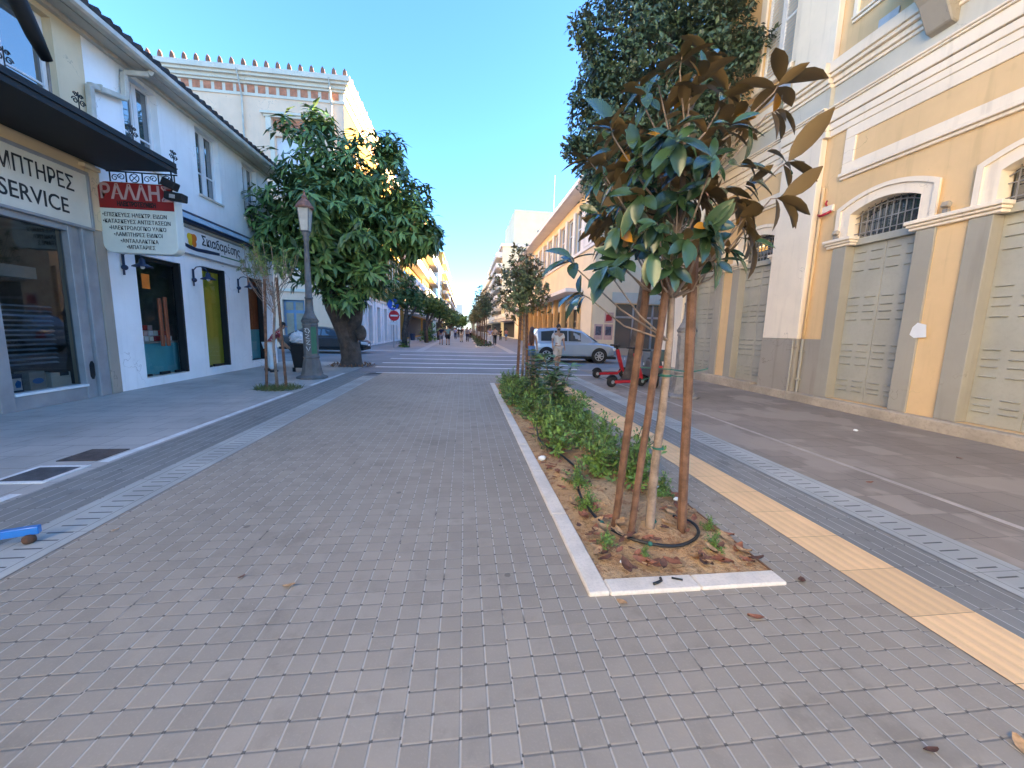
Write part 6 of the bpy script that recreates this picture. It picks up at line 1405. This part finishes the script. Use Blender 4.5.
ts = thing('road_sign', 'signpost with round blue walkway sign above a red no entry sign', 'sign', (-5.28, 30.0, 0))
MB().tube([(-5.28, 30.06, 0), (-5.28, 30.06, 3.75)], .035, 10).build('pole', m_alu, ts)
q = MB(); disc(q, (-5.28, 30, 3.20), .42, .0, .015); b_ = q.build('blue_disc', M('sign_blue', (0.015, 0.12, 0.60), .4, .03), ts)
q = MB(); disc(q, (-5.28, 30, 3.40), .055, .016, .02, 12); q.prism([(-5.33, 3.33), (-5.23, 3.33), (-5.20, 3.12), (-5.16, 2.93), (-5.21, 2.92), (-5.27, 3.08), (-5.34, 2.92), (-5.39, 2.93), (-5.34, 3.12)], lambda u, v, d: (u, 30-d, v), .016, .02); q.prism([(-5.20, 3.10), (-5.12, 3.02), (-5.13, 2.92), (-5.16, 2.92), (-5.16, 3.0), (-5.21, 3.05)], lambda u, v, d: (u, 30-d, v), .016, .02); q.build('walker_symbol', m_white_p, b_)
q = MB(); disc(q, (-5.22, 30, 2.36), .38, .0, .015); r__ = q.build('red_disc', M('sign_bright_red', (0.55, 0.02, 0.03), .4, .03), ts)
MB().box(-5.48, -4.96, 29.98, 29.984, 2.31, 2.42).build('white_bar', m_white_p, r__)
MB().box(-5.55, -4.95, 29.985, 30.0, 1.70, 1.90).build('small_plate', m_white_p, ts)
MB().box(-4.87, -4.80, 29.8, 30.2, 2.35, 2.45).build('bracket', m_alu, ts)
bs = thing('sign_back', 'signpost seen from behind with grey round and square plates beside the big trunk', 'sign', (-4.42, 16.9, 0))
MB().tube([(-4.42, 16.9, 0), (-4.42, 16.9, 3.6)], .03, 8).build('pole', m_alu, bs)
m_sb = M('sign_back_grey', (0.035, 0.045, 0.045), .6)
q = MB(); disc(q, (-4.22, 16.95, 2.86), .25, -.01, .0); q.build('round_plate', m_sb, bs); q = MB(); disc(q, (-4.22, 16.95, 3.42), .25, -.01, .0); q.build('round_plate', m_sb, bs); MB().box(-4.40, -4.03, 16.94, 16.95, 2.28, 2.56).build('square_plate', m_sb, bs, bevel=.003)
wb = thing('waste_basket', 'small dark post basket by the far tree next to the traffic signs', 'bin', (-4.0, 30.8, 0))
MB().lathe([(.16, .55), (.22, 1.05), (.23, 1.07), (.20, 1.07)], (-4.0, 30.8, 0), 12).build('basket', m_navy, wb); MB().tube([(-4.25, 30.8, 0), (-4.25, 30.8, 1.2)], .04, 8).build('post', m_iron, wb)
# manholes
def manhole(x0, x1, y0, y1, label, fr=None):
    t = thing('manhole_cover', label, 'manhole cover', (x0, y0, 0))
    MB().box(x0, x1, y0, y1, -.02, .006).build('plate', M('cover_'+str(round(x0*100)), (0.085, 0.085, 0.09) if fr else (0.10, 0.075, 0.065), .6, .3, 9, .3, fine=.4), t)
    if fr:
        mb = MB(); e = .05
        for a, b, c, d in ((x0-e, x1+e, y0-e, y0-.001), (x0-e, x1+e, y1+.001, y1+e), (x0-e, x0-.001, y0, y1), (x1+.001, x1+e, y0, y1)): mb.box(a, b, c, d, -.02, .007)
        mb.build('frame', m_line, t)
manhole(-4.36, -3.98, 4.02, 4.40, 'square dark manhole cover in a white frame by the left kerb line', True)
manhole(-4.40, -4.0, 4.60, 5.02, 'rusty brown square manhole cover beyond the white framed one')
bb = thing('blue_bar', 'bright blue metal bar with brown rubber foot at the left edge of the picture', 'barrier', (-3.0, 2.85, 0))
MB().bar((-2.93, 2.90, .085), (-3.75, 2.56, .085), .045, .055).build('bar', paintmat('bright_blue_paint', (0.01, 0.17, 0.52), 0), bb, bevel=.004)
MB().sphere((-2.965, 2.86, .032), .036, .036, .034, 12, 8, .08).build('rubber_foot', M('brown_rubber', (0.10, 0.05, 0.03), .8), bb, smooth=True)
# keep the unit prototypes out of sight-free spots: nothing left at the origin
